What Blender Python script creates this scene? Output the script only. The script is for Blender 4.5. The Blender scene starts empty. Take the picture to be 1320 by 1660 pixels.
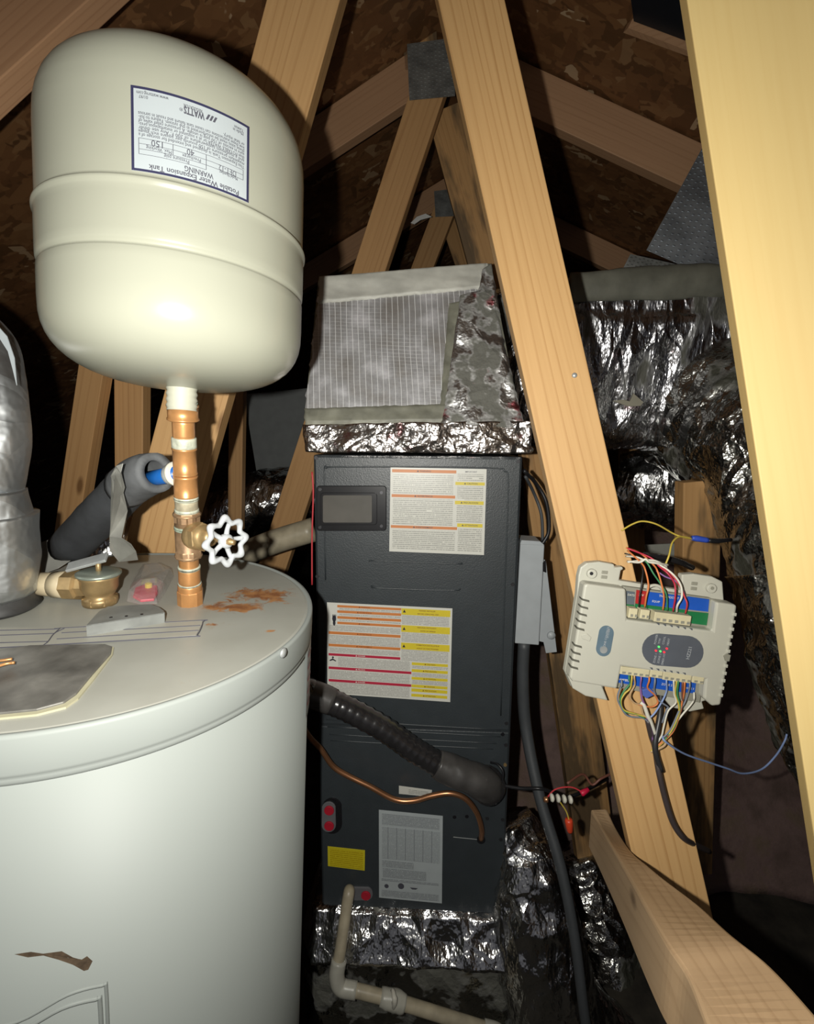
import bpy, bmesh, math, random
from mathutils import Vector, Matrix, noise
import numpy as np
random.seed(7)
V3 = Vector
C = bpy.context.scene.collection
SC = bpy.context.scene

# ------------------------------------------------------------------ camera, light, exposure
EYE = 1.55; F = 800.0; PIT = math.radians(9.0)
CP, SP = math.cos(PIT), math.sin(PIT)
cam = bpy.data.cameras.new('camera'); camo = bpy.data.objects.new('camera', cam); C.objects.link(camo)
cam.sensor_fit = 'HORIZONTAL'; cam.sensor_width = 36.0; cam.lens = F*36.0/1320.0; cam.clip_start = .02
camo.location = (0, 0, EYE); camo.rotation_euler = (math.radians(90)-PIT, 0, 0)
SC.camera = camo
world = bpy.data.worlds.new('world'); SC.world = world; world.use_nodes = True
world.node_tree.nodes['Background'].inputs[0].default_value = (.92, .92, 1.0, 1)
world.node_tree.nodes['Background'].inputs[1].default_value = .10
lt = bpy.data.lights.new('phone_torch', 'AREA'); lt.energy = 10.5; lt.shape = 'DISK'; lt.size = .014; lt.color = (1, .975, .90)
lo = bpy.data.objects.new('phone_torch', lt); lo.location = (-.065, .01, EYE+.008); lo.rotation_euler = (math.radians(90)-PIT, 0, 0); C.objects.link(lo)
SC.view_settings.view_transform = 'Standard'; SC.view_settings.look = 'None'
SC.view_settings.exposure = 0.0; SC.view_settings.gamma = 1.0; SC.view_settings.use_curve_mapping = False

# ------------------------------------------------------------------ helpers
CAMP = V3((0, 0, EYE))
def ray(px, py):
    x = (px-660)/F; y = (830-py)/F
    return V3((x, CP+y*SP, -SP+y*CP))
def V(px, py, d): return CAMP+ray(px, py)*d                       # d: depth along the lens axis
def U(px, py, Y): r = ray(px, py); return CAMP+r*(Y/r.y)           # Y: world distance forward
def hit(px, py, o, n): r = ray(px, py); return CAMP+r*((o-CAMP).dot(n)/r.dot(n))

WM = {}
def thing(name, label, cat, loc, group=None):
    o = bpy.data.objects.new(name, None); C.objects.link(o); o.location = loc; o.empty_display_size = .05
    o['label'] = label; o['category'] = cat
    if group: o['group'] = group
    WM[o.name] = Matrix.Translation(loc); return o
def obj(name, geo, mat, parent=None, M=None, smooth=False, label=None, cat=None, group=None, kind=None, bevel=0, uv=None):
    vs, fs = geo
    vs = [V3(v) for v in vs]
    me = bpy.data.meshes.new(name)
    if M is None:
        c = sum(vs, V3())/len(vs); M = Matrix.Translation(c); vs = [v-c for v in vs]
    me.from_pydata([tuple(v) for v in vs], [], fs); me.validate(); me.update()
    b = bmesh.new(); b.from_mesh(me); bmesh.ops.recalc_face_normals(b, faces=b.faces[:]); b.to_mesh(me); b.free()
    if uv is not None and len(me.vertices) == len(uv):
        l = me.uv_layers.new(name='UVMap')
        for lp in me.loops: l.data[lp.index].uv = uv[lp.vertex_index]
    if smooth: me.polygons.foreach_set('use_smooth', [True]*len(me.polygons))
    me.materials.append(mat)
    o = bpy.data.objects.new(name, me); C.objects.link(o)
    if bevel:
        m = o.modifiers.new('bevel', 'BEVEL'); m.width = bevel; m.segments = 2; m.limit_method = 'ANGLE'; m.angle_limit = math.radians(40)
    if parent is not None:
        o.parent = parent; o.matrix_local = WM[parent.name].inverted() @ M
    else: o.matrix_world = M
    WM[o.name] = M
    if label: o['label'] = label
    if cat: o['category'] = cat
    if group: o['group'] = group
    if kind: o['kind'] = kind
    return o
def join(*gs):
    V_, F_ = [], []
    for v, f in gs:
        k = len(V_); V_ += list(v); F_ += [tuple(i+k for i in q) for q in f]
    return V_, F_
def hexa(a, b):                                                     # two quads
    vs = list(a)+list(b)
    return vs, [(0, 1, 2, 3), (7, 6, 5, 4), (0, 4, 5, 1), (1, 5, 6, 2), (2, 6, 7, 3), (3, 7, 4, 0)]
def box(a, b):
    (x0, y0, z0), (x1, y1, z1) = a, b
    return hexa([V3(q) for q in ((x0, y0, z0), (x1, y0, z0), (x1, y1, z0), (x0, y1, z0))], [V3(q) for q in ((x0, y0, z1), (x1, y0, z1), (x1, y1, z1), (x0, y1, z1))])
def smoothp(pts, n=6):
    pts = [V3(p) for p in pts]
    if len(pts) < 3: return pts
    P = [pts[0]*2-pts[1]]+pts+[pts[-1]*2-pts[-2]]; out = []
    for i in range(1, len(P)-2):
        for k in range(n):
            t = k/n; a, b, c, d = P[i-1], P[i], P[i+1], P[i+2]
            out.append(.5*((2*b)+(c-a)*t+(2*a-5*b+4*c-d)*t*t+(3*b-a-3*c+d)*t**3))
    out.append(pts[-1]); return out
def sweep(path, rad, n=12, sm=6, power=2.0, ab=(1, 1), up=None, cap=True, disp=None, wobble=None):
    # rad: number or list per control point
    if not isinstance(rad, (list, tuple)): rad = [rad]*len(path)
    if sm and len(path) > 2:
        P = smoothp(path, sm); R = []
        for i in range(len(path)-1):
            for k in range(sm): R.append(rad[i]+(rad[i+1]-rad[i])*k/sm)
        R.append(rad[-1])
    elif sm and len(path) == 2 and sm > 1:
        P = [V3(path[0]).lerp(V3(path[1]), k/sm) for k in range(sm+1)]; R = [rad[0]+(rad[1]-rad[0])*k/sm for k in range(sm+1)]
    else: P = [V3(p) for p in path]; R = list(rad)
    vs, fs = [], []; N = None
    for i, p in enumerate(P):
        t = (P[min(i+1, len(P)-1)]-P[max(i-1, 0)]).normalized()
        if N is None:
            N = V3(up) if up is not None else (V3((0, 0, 1)) if abs(t.z) < .9 else V3((1, 0, 0)))
        N = (N-t*N.dot(t)).normalized(); B = t.cross(N)
        for k in range(n):
            a = 2*math.pi*k/n; c, s = math.cos(a), math.sin(a)
            e = 2.0/power
            c2 = math.copysign(abs(c)**e, c); s2 = math.copysign(abs(s)**e, s)
            r = R[i]
            if wobble: r *= wobble(i/(len(P)-1), a)
            q = p+N*(c2*r*ab[0])+B*(s2*r*ab[1])
            if disp: q = q+(q-p).normalized()*disp(q)
            vs.append(q)
    for i in range(len(P)-1):
        for k in range(n):
            a = i*n+k; b = i*n+(k+1) % n
            fs.append((a, b, b+n, a+n))
    if cap: fs.append(tuple(range(n-1, -1, -1))); fs.append(tuple(range((len(P)-1)*n, len(P)*n)))
    return vs, fs
def frame(a):
    a = V3(a).normalized(); e = V3((0, 1, 0)).cross(a)
    if e.length < .1: e = V3((1, 0, 0))
    e.normalize(); return e, a.cross(e), a
def lathe(o, axis, prof, n=32, disp=None):                          # prof: (r, h)
    e1, e2, a = frame(axis); vs, fs = [], []; o = V3(o)
    for r, h in prof:
        for k in range(n):
            t = 2*math.pi*k/n; q = o+a*h+(e1*math.cos(t)+e2*math.sin(t))*r
            if disp: q = q+(e1*math.cos(t)+e2*math.sin(t))*disp(q)
            vs.append(q)
    for i in range(len(prof)-1):
        for k in range(n): fs.append((i*n+k, i*n+(k+1) % n, (i+1)*n+(k+1) % n, (i+1)*n+k))
    if prof[0][0] > 1e-5: fs.append(tuple(range(n-1, -1, -1)))
    if prof[-1][0] > 1e-5: fs.append(tuple(range((len(prof)-1)*n, len(prof)*n)))
    return vs, fs
def hexring(o, axis, r, h0, h1, n=6):
    return lathe(o, axis, [(r*.93, h0), (r, h0+(h1-h0)*.12), (r, h1-(h1-h0)*.12), (r*.93, h1)], n)
class Pl:                                                           # a plane with px -> plane mapping; n towards the camera
    def __init__(s, o, x, y):
        s.o = V3(o); s.x = V3(x).normalized(); y = V3(y); s.y = (y-s.x*y.dot(s.x)).normalized(); s.n = s.x.cross(s.y)
        if s.n.dot(CAMP-s.o) < 0: s.n = -s.n
        s.M = Matrix((( s.x.x, s.y.x, s.n.x, s.o.x), (s.x.y, s.y.y, s.n.y, s.o.y), (s.x.z, s.y.z, s.n.z, s.o.z), (0, 0, 0, 1)))
    def ab(s, px, py): q = hit(px, py, s.o, s.n)-s.o; return (q.dot(s.x), q.dot(s.y))
    def pt(s, a, b, n=0): return s.o+s.x*a+s.y*b+s.n*n
    def P(s, px, py, n=0): return hit(px, py, s.o+s.n*n, s.n)
    def P0(s, px, py, n=0): q = s.ab(px, py); return s.pt(q[0], q[1], n)
    def prism(s, poly, n0, n1, px=True):
        q = [s.ab(*p) if px else p for p in poly]; k = len(q)
        vs = [s.pt(a, b, n0) for a, b in q]+[s.pt(a, b, n1) for a, b in q]
        return vs, [tuple(range(k)), tuple(range(2*k-1, k-1, -1))]+[(i, (i+1) % k, (i+1) % k+k, i+k) for i in range(k)]
    def disc(s, px, py, r, n0, n1, n=24, k=1.0):
        a, b = s.ab(px, py)
        return s.prism([(a+r*math.cos(2*math.pi*i/n), b+r*k*math.sin(2*math.pi*i/n)) for i in range(n)], n0, n1, False)
def line(pl, pts, r, n=1, px=True, off=.0, seg=6):
    return sweep([pl.P(*p, off) if px else pl.pt(*p, off) for p in pts], r, seg, 0 if len(pts) == 2 else 4)
_tc = {}
def text2d(s, size=1.0, align='CENTER', bold=0.0):
    k = (s, align, bold)
    if k not in _tc:
        cu = bpy.data.curves.new('t', 'FONT'); cu.body = s; cu.size = 1; cu.align_x = align; cu.align_y = 'CENTER'; cu.resolution_u = 2; cu.offset = bold
        o = bpy.data.objects.new('t', cu); me = bpy.data.meshes.new_from_object(o)
        _tc[k] = ([(v.co.x, v.co.y) for v in me.vertices], [tuple(p.vertices) for p in me.polygons])
        bpy.data.objects.remove(o); bpy.data.curves.remove(cu); bpy.data.meshes.remove(me)
    v, f = _tc[k]
    return [(x*size, y*size) for x, y in v], f

# ------------------------------------------------------------------ materials
def newmat(name):
    m = bpy.data.materials.new(name); m.use_nodes = True; nt = m.node_tree
    return m, nt, nt.nodes['Principled BSDF']
def N_(nt, t, **kw):
    n = nt.nodes.new(t)
    for k, v in kw.items():
        if k in n.inputs: n.inputs[k].default_value = v
        else: setattr(n, k, v)
    return n
def ramp(nt, fac, stops):
    r = nt.nodes.new('ShaderNodeValToRGB'); nt.links.new(fac, r.inputs[0]); e = r.color_ramp.elements
    e[0].position, e[0].color = stops[0][0], (*stops[0][1], 1); e[1].position, e[1].color = stops[-1][0], (*stops[-1][1], 1)
    for p, c in stops[1:-1]: q = e.new(p); q.color = (*c, 1)
    return r.outputs[0]
def mapped(nt, sc=(1, 1, 1), kind='Object', loc=(0, 0, 0), rot=(0, 0, 0)):
    t = nt.nodes.new('ShaderNodeTexCoord'); m = nt.nodes.new('ShaderNodeMapping'); nt.links.new(t.outputs[kind], m.inputs[0])
    m.inputs[1].default_value = loc; m.inputs[2].default_value = rot; m.inputs[3].default_value = sc; return m.outputs[0]
def bump(nt, b, h, strength=.3, dist=.002):
    n = nt.nodes.new('ShaderNodeBump'); n.inputs['Strength'].default_value = strength; n.inputs['Distance'].default_value = dist
    nt.links.new(h, n.inputs['Height']); nt.links.new(n.outputs[0], b.inputs['Normal']); return n
def mixc(nt, fac, a, b, mode='MIX'):
    m = nt.nodes.new('ShaderNodeMix'); m.data_type = 'RGBA'; m.blend_type = mode
    for v, i in ((fac, 0), (a, 6), (b, 7)):
        if isinstance(v, (int, float)): m.inputs[i].default_value = v
        elif isinstance(v, tuple): m.inputs[i].default_value = (*v, 1)
        else: nt.links.new(v, m.inputs[i])
    return m.outputs[2]
def noisen(nt, vec, scale, detail=3, rough=.5, dist=0):
    n = N_(nt, 'ShaderNodeTexNoise', Scale=scale, Detail=detail, Roughness=rough, Distortion=dist); nt.links.new(vec, n.inputs['Vector']); return n.outputs['Fac']
def math_(nt, op, a, b=None):
    n = nt.nodes.new('ShaderNodeMath'); n.operation = op
    for i, v in enumerate((a, b)):
        if v is None: continue
        if isinstance(v, (int, float)): n.inputs[i].default_value = v
        else: nt.links.new(v, n.inputs[i])
    return n.outputs[0]
def plain(name, col, rough=.5, metal=0, var=.08, vs=30, bmp=0, bs=200, spec=.5, coat=0):
    m, nt, b = newmat(name); b.inputs['Roughness'].default_value = rough; b.inputs['Metallic'].default_value = metal
    b.inputs['Specular IOR Level'].default_value = spec; b.inputs['Coat Weight'].default_value = coat
    v = mapped(nt); f = noisen(nt, v, vs, 4)
    nt.links.new(ramp(nt, f, [(.3, tuple(c*(1-var) for c in col)), (.7, tuple(min(1, c*(1+var)) for c in col))]), b.inputs['Base Color'])
    if bmp: bump(nt, b, noisen(nt, v, bs, 3), bmp, .001)
    return m
def wood(name, light, dark, seed=0, stain=0, rough=.55, grain=.35, knot=.85):
    m, nt, b = newmat(name); b.inputs['Roughness'].default_value = rough; b.inputs['Specular IOR Level'].default_value = .3
    oi = nt.nodes.new('ShaderNodeObjectInfo'); tc = nt.nodes.new('ShaderNodeTexCoord')
    add = nt.nodes.new('ShaderNodeVectorMath'); add.operation = 'MULTIPLY_ADD'
    nt.links.new(oi.outputs['Random'], add.inputs[0]); add.inputs[1].default_value = (7, 3, 5); nt.links.new(tc.outputs['Object'], add.inputs[2])
    mp = nt.nodes.new('ShaderNodeMapping'); mp.inputs[3].default_value = (.55, 5.5, 5.5); nt.links.new(add.outputs[0], mp.inputs[0]); v = mp.outputs[0]
    mpw = nt.nodes.new('ShaderNodeMapping'); mpw.inputs[1].default_value = (0, .09, .16); mpw.inputs[3].default_value = (.045, 1, 1); nt.links.new(add.outputs[0], mpw.inputs[0])
    off = nt.nodes.new('ShaderNodeVectorMath'); off.operation = 'MULTIPLY_ADD'; wn = N_(nt, 'ShaderNodeTexNoise', Scale=9.0, Detail=2); nt.links.new(mpw.outputs[0], wn.inputs['Vector'])
    nt.links.new(wn.outputs['Color'], off.inputs[0]); off.inputs[1].default_value = (.07, .07, .07)
    mm = nt.nodes.new('ShaderNodeVectorMath'); mm.operation = 'MULTIPLY_ADD'; mm.inputs[1].default_value = (.09, 1, 1); nt.links.new(tc.outputs['Object'], mm.inputs[0])
    ov = nt.nodes.new('ShaderNodeVectorMath'); ov.operation = 'MULTIPLY'; ov.inputs[1].default_value = (0, .25, .25); cb_ = nt.nodes.new('ShaderNodeCombineXYZ')
    for i_ in range(3): nt.links.new(oi.outputs['Random'], cb_.inputs[i_])
    nt.links.new(cb_.outputs[0], ov.inputs[0]); nt.links.new(ov.outputs[0], mm.inputs[2]); nt.links.new(mm.outputs[0], off.inputs[2])
    w = N_(nt, 'ShaderNodeTexWave', Scale=30.0, Distortion=1.8, Detail=1.0); w.inputs['Detail Scale'].default_value = .5; w.wave_type = 'RINGS'; w.rings_direction = 'X'; w.wave_profile = 'SAW'
    nt.links.new(off.outputs[0], w.inputs['Vector'])
    g = ramp(nt, w.outputs['Fac'], [(0, light), (.68, light), (.93, tuple(grain*l+(1-grain)*d for l, d in zip(light, dark))), (1, light)])
    g = mixc(nt, ramp(nt, noisen(nt, off.outputs[0], 14, 2), [(.35, (.75, .75, .75)), (.65, (.1, .1, .1))]), g, light)
    mp2 = nt.nodes.new('ShaderNodeMapping'); mp2.inputs[3].default_value = (4, 160, 160); nt.links.new(add.outputs[0], mp2.inputs[0])
    fib = noisen(nt, mp2.outputs[0], 1.0, 3)
    g = mixc(nt, .18, g, ramp(nt, fib, [(.3, dark), (.65, light)]))
    big = noisen(nt, v, 1.0, 2); g = mixc(nt, ramp(nt, big, [(.35, (0, 0, 0)), (.75, (.4, .4, .4))]), g, tuple(c*.78 for c in light))
    mp3 = nt.nodes.new('ShaderNodeMapping'); mp3.inputs[3].default_value = (3.2, 9, 9); nt.links.new(add.outputs[0], mp3.inputs[0])
    vo = N_(nt, 'ShaderNodeTexVoronoi', Scale=1.0); nt.links.new(mp3.outputs[0], vo.inputs['Vector'])
    g = mixc(nt, ramp(nt, vo.outputs['Distance'], [(.045, (knot,)*3), (.1, (0, 0, 0))]), g, tuple(c*.55 for c in dark))
    if stain:
        s = noisen(nt, mapped(nt, (3, 14, 14)), 1.0, 4, .6); g = mixc(nt, ramp(nt, s, [(.45, (0, 0, 0)), (.6, (stain,)*3)]), g, (.06, .05, .035))
    nt.links.new(g, b.inputs['Base Color']); bump(nt, b, fib, .15, .0006); return m
def foil(name, rough=.16, scale=22, strength=.9, tint=(.78, .78, .80), dull=0.0, dullc=(.20, .20, .17), red=0.0, stretch=(1, 1, 1), ds=6):
    m, nt, b = newmat(name); v = mapped(nt, stretch)
    b.inputs['Metallic'].default_value = 1; b.inputs['Roughness'].default_value = rough
    base = ramp(nt, noisen(nt, v, 9, 3), [(.3, tuple(c*.72 for c in tint)), (.7, tint)])
    if red:
        rn = noisen(nt, mapped(nt, (1, 1, 1), loc=(3, 1, 2)), 16, 4, .6); base = mixc(nt, ramp(nt, rn, [(.60, (0, 0, 0)), (.66, (red,)*3)]), base, (.45, .02, .05))
    vo = N_(nt, 'ShaderNodeTexVoronoi', Scale=scale); vo.feature = 'F2'; 
    wv = nt.nodes.new('ShaderNodeVectorMath'); wv.operation = 'ADD'; nn = N_(nt, 'ShaderNodeTexNoise', Scale=scale*.4, Detail=2); nt.links.new(v, nn.inputs['Vector'])
    sc = nt.nodes.new('ShaderNodeVectorMath'); sc.operation = 'SCALE'; sc.inputs['Scale'].default_value = .12; nt.links.new(nn.outputs['Color'], sc.inputs[0])
    nt.links.new(v, wv.inputs[0]); nt.links.new(sc.outputs[0], wv.inputs[1]); nt.links.new(wv.outputs[0], vo.inputs['Vector'])
    h = math_(nt, 'ADD', vo.outputs['Distance'], math_(nt, 'MULTIPLY', noisen(nt, v, scale*1.2, 4, .6), .8))
    bump(nt, b, h, strength, .35/scale)
    if dull:
        dn = ramp(nt, noisen(nt, v, ds, 4, .6), [(.5-.25*dull, (1, 1, 1)), (.62-.15*dull, (0, 0, 0))])
        dn = ramp(nt, noisen(nt, v, ds, 4, .6), [(.40+.25*(1-dull)-.06, (0, 0, 0)), (.40+.25*(1-dull), (1, 1, 1))])
        base = mixc(nt, dn, base, dullc)
        nt.links.new(math_(nt, 'SUBTRACT', 1.0, math_(nt, 'MULTIPLY', dn, .9)), b.inputs['Metallic'])
        nt.links.new(math_(nt, 'ADD', math_(nt, 'MULTIPLY', dn, .45), rough), b.inputs['Roughness'])
    nt.links.new(base, b.inputs['Base Color']); return m
def osb(name, k=1.0):
    m, nt, b = newmat(name); b.inputs['Roughness'].default_value = .6
    outs = []
    for rot, st in ((.4, (9, 26, 12)), (1.5, (10, 24, 12)), (-.7, (24, 9, 12))):
        v = mapped(nt, st, rot=(0, 0, rot)); nn = N_(nt, 'ShaderNodeTexNoise', Scale=.6, Detail=1)
        nt.links.new(v, nn.inputs['Vector']); a = nt.nodes.new('ShaderNodeVectorMath'); a.operation = 'MULTIPLY_ADD'; a.inputs[1].default_value = (.9, .9, .9)
        nt.links.new(nn.outputs['Color'], a.inputs[0]); nt.links.new(v, a.inputs[2])
        vo = N_(nt, 'ShaderNodeTexVoronoi', Scale=1.0); nt.links.new(a.outputs[0], vo.inputs['Vector']); outs.append(vo)
    s = noisen(nt, mapped(nt), 22, 2)
    def cellv(vo):
        sp = nt.nodes.new('ShaderNodeSeparateColor'); nt.links.new(vo.outputs['Color'], sp.inputs[0]); return sp.outputs[0]
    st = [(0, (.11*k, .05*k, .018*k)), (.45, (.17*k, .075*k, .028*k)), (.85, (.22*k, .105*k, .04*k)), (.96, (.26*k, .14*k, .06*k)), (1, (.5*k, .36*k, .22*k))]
    c = mixc(nt, ramp(nt, s, [(.47, (0, 0, 0)), (.49, (1, 1, 1))]), ramp(nt, cellv(outs[0]), st), ramp(nt, cellv(outs[1]), st))
    s2 = noisen(nt, mapped(nt, loc=(4, 2, 1)), 17, 2)
    c = mixc(nt, ramp(nt, s2, [(.52, (0, 0, 0)), (.54, (1, 1, 1))]), c, ramp(nt, cellv(outs[2]), st))
    nt.links.new(c, b.inputs['Base Color']); bump(nt, b, outs[0].outputs['Distance'], .4, .004); return m
def paper(name, bg, ink, pitch, dens=.5, colh=0, soft=.55, word=900):
    m, nt, b = newmat(name); b.inputs['Roughness'].default_value = .35
    t = nt.nodes.new('ShaderNodeTexCoord'); sp = nt.nodes.new('ShaderNodeSeparateXYZ'); nt.links.new(t.outputs['UV'], sp.inputs[0])
    row = math_(nt, 'DIVIDE', sp.outputs[1], pitch); fr = math_(nt, 'FRACT', row); fl = math_(nt, 'FLOOR', row)
    cv = nt.nodes.new('ShaderNodeCombineXYZ'); nt.links.new(math_(nt, 'MULTIPLY', sp.outputs[0], word), cv.inputs[0]); nt.links.new(math_(nt, 'MULTIPLY', fl, 7.3), cv.inputs[1])
    n = N_(nt, 'ShaderNodeTexNoise', Scale=1.0, Detail=2); nt.links.new(cv.outputs[0], n.inputs['Vector'])
    cv2 = nt.nodes.new('ShaderNodeCombineXYZ'); nt.links.new(math_(nt, 'MULTIPLY', sp.outputs[0], 18), cv2.inputs[0]); nt.links.new(math_(nt, 'MULTIPLY', fl, 3.1), cv2.inputs[1])
    n2 = N_(nt, 'ShaderNodeTexNoise', Scale=1.0, Detail=0); nt.links.new(cv2.outputs[0], n2.inputs['Vector'])
    a = math_(nt, 'MULTIPLY', math_(nt, 'GREATER_THAN', n.outputs['Fac'], .42), math_(nt, 'GREATER_THAN', n2.outputs['Fac'], 1-dens-.08))
    a = math_(nt, 'MULTIPLY', a, math_(nt, 'LESS_THAN', fr, .55)); a = math_(nt, 'MULTIPLY', a, soft)
    if colh:
        c2 = math_(nt, 'LESS_THAN', math_(nt, 'FRACT', math_(nt, 'DIVIDE', sp.outputs[0], colh)), .07); a = math_(nt, 'MAXIMUM', a, math_(nt, 'MULTIPLY', c2, .6))
    nt.links.new(mixc(nt, a, bg, ink), b.inputs['Base Color']); return m

PI_W = wood('pine_bright', (.56, .345, .15), (.34, .17, .055), grain=.15)
PI_N = wood('pine_near_overlit', (.80, .60, .26), (.70, .48, .18), grain=.8, knot=0)  # lightened pine with faded grain: torch overexposure put into the colour
PI_B = wood('pine_beam_left', (.56, .34, .15), (.34, .17, .06), grain=.15)
PI_M = wood('pine_mid', (.55, .32, .14), (.30, .14, .05))
PI_S = wood('pine_stained', (.50, .29, .12), (.26, .12, .04), stain=.8)
PI_R = wood('pine_rafter', (.46, .27, .15), (.28, .14, .07))
PI_G = wood('pine_rail', (.42, .285, .165), (.27, .165, .085), grain=.2)
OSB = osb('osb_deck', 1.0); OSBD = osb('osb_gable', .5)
TANK = plain('tank_enamel', (.31, .315, .255), .26, var=.02, vs=8, bmp=.02, bs=300, spec=.3)
WHITE_T = plain('ptfe_tape', (.42, .42, .34), .6)
BLACK = plain('black_print', (.02, .02, .03), .5)
INK = plain('grey_print', (.07, .07, .09), .5)
LABW = plain('label_white', (.38, .42, .44), .4, var=.02)
COPPER = plain('copper', (.52, .26, .10), .36, .5, var=.25, vs=35, bmp=.05)
COPPER2 = plain('copper_tube', (.50, .24, .12), .33, .85, var=.2, vs=20)
SOLDER = plain('solder_flux', (.50, .52, .42), .55, .2, var=.3, vs=80, bmp=.4, bs=300)
GREENP = plain('verdigris', (.38, .34, .24), .6, .3, var=.45, vs=60, bmp=.3)
BRASS = plain('brass', (.36, .25, .12), .42, .6, var=.3, vs=40, bmp=.1)
BRONZE = plain('bronze_dull', (.33, .21, .12), .5, .55, var=.4, vs=50, bmp=.3, bs=120)
WHEELM = plain('wheel_white', (.42, .44, .46), .35, var=.06, vs=60)
CAB = plain('cabinet_paint', (.034, .041, .046), .42, var=.06, bmp=.4, bs=330, spec=.55)
CAB2 = plain('cabinet_paint_edge', (.026, .031, .035), .35, var=.06, bmp=.5, bs=330, spec=.6)
SCREW = plain('screw_dark', (.05, .05, .055), .4, .6)
STEEL = plain('galvanised', (.40, .42, .42), .45, .45, var=.25, vs=25, bmp=.15)
STEELD = plain('plate_grey', (.17, .165, .15), .5, .35, var=.55, vs=22, bmp=.2)
CREAM = plain('pvc_cream', (.50, .42, .28), .4, var=.08)
PVC = plain('pvc_white', (.44, .43, .37), .35, var=.1)
PVCY = plain('pvc_dirty', (.40, .35, .25), .4, var=.2)
RUB = plain('foam_insulation', (.035, .038, .042), .85, var=.25, bmp=.4, bs=150)
RUBG = plain('foam_grey', (.10, .105, .11), .8, var=.3, bmp=.4, bs=120)
TAPEG = plain('grey_tape', (.22, .22, .20), .45, .3, var=.2)
BLK = plain('black_plastic', (.012, .012, .014), .25, var=.1)
BLKT = plain('black_tape', (.02, .019, .02), .22, var=.2, bmp=.3, bs=90, spec=.8)
BLKM = plain('dark_tape_wrap', (.055, .052, .05), .38, var=.3, vs=20, bmp=.4, bs=60)
BLUE = plain('blue_pipe', (.01, .10, .36), .35); BLUEW = plain('blue_wire', (.20, .28, .50), .5)
RED = plain('red_plastic', (.55, .01, .05), .45); REDW = plain('red_wire', (.50, .04, .05), .5)
REDB = plain('red_plug', (.42, .012, .03), .5)
YEL = plain('yellow_print', (.62, .50, .03), .45, var=.03); ORG = plain('orange_print', (.55, .19, .05), .45, var=.03); CRIM = plain('red_print', (.42, .02, .05), .45, var=.03)
YELW = plain('yellow_wire', (.50, .38, .06), .5); ORGW = plain('orange_wire', (.55, .17, .05), .5); GRNW = plain('green_wire', (.04, .20, .08), .5)
WHTW = plain('white_wire', (.60, .58, .50), .5); BRNW = plain('brown_wire', (.16, .06, .04), .5); PURW = plain('purple_wire', (.22, .10, .28), .5); GRYW = plain('grey_wire', (.16, .18, .22), .5); BLKW = plain('black_wire', (.012, .012, .014), .4); TANW = plain('tan_wire', (.42, .28, .15), .5)
PLAST = plain('controller_plastic', (.45, .445, .38), .42, var=.02, spec=.4); PLASTD = plain('controller_recess', (.25, .245, .20), .5, var=.05)
TERM = plain('terminal_cream', (.55, .50, .33), .45); PBLUE = plain('print_blue', (.01, .08, .42), .4); PGRN = plain('circuit_green', (.01, .15, .05), .4); PRED = plain('print_red', (.35, .02, .02), .4); PGRY = plain('print_slate', (.10, .12, .14), .4); SLATE = plain('pad_slate', (.085, .095, .115), .42)
GREYB = plain('grey_steel_box', (.38, .41, .43), .45, var=.05, spec=.5); GREYC = plain('grey_conduit', (.055, .06, .065), .5)
LEDR = bpy.data.materials.new('led_red'); LEDG = bpy.data.materials.new('led_green')
for m_, c_ in ((LEDR, (1, .03, .05)), (LEDG, (.1, 1, .15))):
    m_.use_nodes = True; b_ = m_.node_tree.nodes['Principled BSDF']; b_.inputs['Base Color'].default_value = (*c_, 1); b_.inputs['Emission Color'].default_value = (*c_, 1); b_.inputs['Emission Strength'].default_value = .7
MASTIC = plain('mastic', (.50, .50, .45), .5, var=.18, vs=18, bmp=.5, bs=40)
MASTIC2 = plain('mastic_dirty', (.19, .19, .15), .5, var=.35, vs=25, bmp=.5, bs=60)
FOIL = foil('foil_bright', .17, 26, .95, red=.6)
FOILC = foil('foil_collar', .3, 13, .8, tint=(.8, .76, .74), red=.5)
FOILD = foil('foil_duct', .27, 14, .7, tint=(.46, .46, .48), stretch=(1.6, 1, .6), dull=.25, dullc=(.09, .09, .075), red=.15)
FOILB = foil('foil_black', .24, 12, .8, tint=(.55, .55, .52), dull=.2, dullc=(.06, .06, .045))
FOILF = foil('foil_flex', .22, 13, .8, tint=(.75, .75, .75), stretch=(1, 1, .5))
FOILT = foil('foil_tape_side', .4, 12, .6, tint=(.8, .8, .8), dull=.48, dullc=(.16, .16, .14), red=.8, stretch=(1, 1, .7), ds=9)
FOILP = foil('foil_plenum_lower', .2, 14, .6, tint=(.5, .5, .47), dull=.55, dullc=(.14, .14, .12))
DUCTTAPE = foil('silver_duct_tape', .5, 7, .35, tint=(.55, .57, .58))
CLEAR, nt, b = newmat('clear_bag'); b.inputs['Transmission Weight'].default_value = .55; b.inputs['Base Color'].default_value = (.75, .7, .7, 1); b.inputs['Roughness'].default_value = .12; b.inputs['Alpha'].default_value = .32
bump(nt, b, noisen(nt, mapped(nt), 60, 3), .8, .004)
LENS = plain('grey_lens', (.11, .105, .095), .18, var=.1, vs=20)
FP_W = paper('print_white', (.62, .62, .56), (.12, .12, .12), .0042, .72)
FP_W2 = paper('print_white_dense', (.60, .60, .55), (.14, .13, .13), .0034, .9)
FP_R = paper('print_rating', (.42, .46, .47), (.06, .06, .08), .0036, .82, soft=.6)
FP_T = paper('print_table', (.42, .46, .47), (.06, .06, .08), .0036, .9, colh=.021, soft=.4)
FP_Y = paper('print_yellow', (.62, .52, .02), (.30, .16, .0), .0052, .85)

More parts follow.
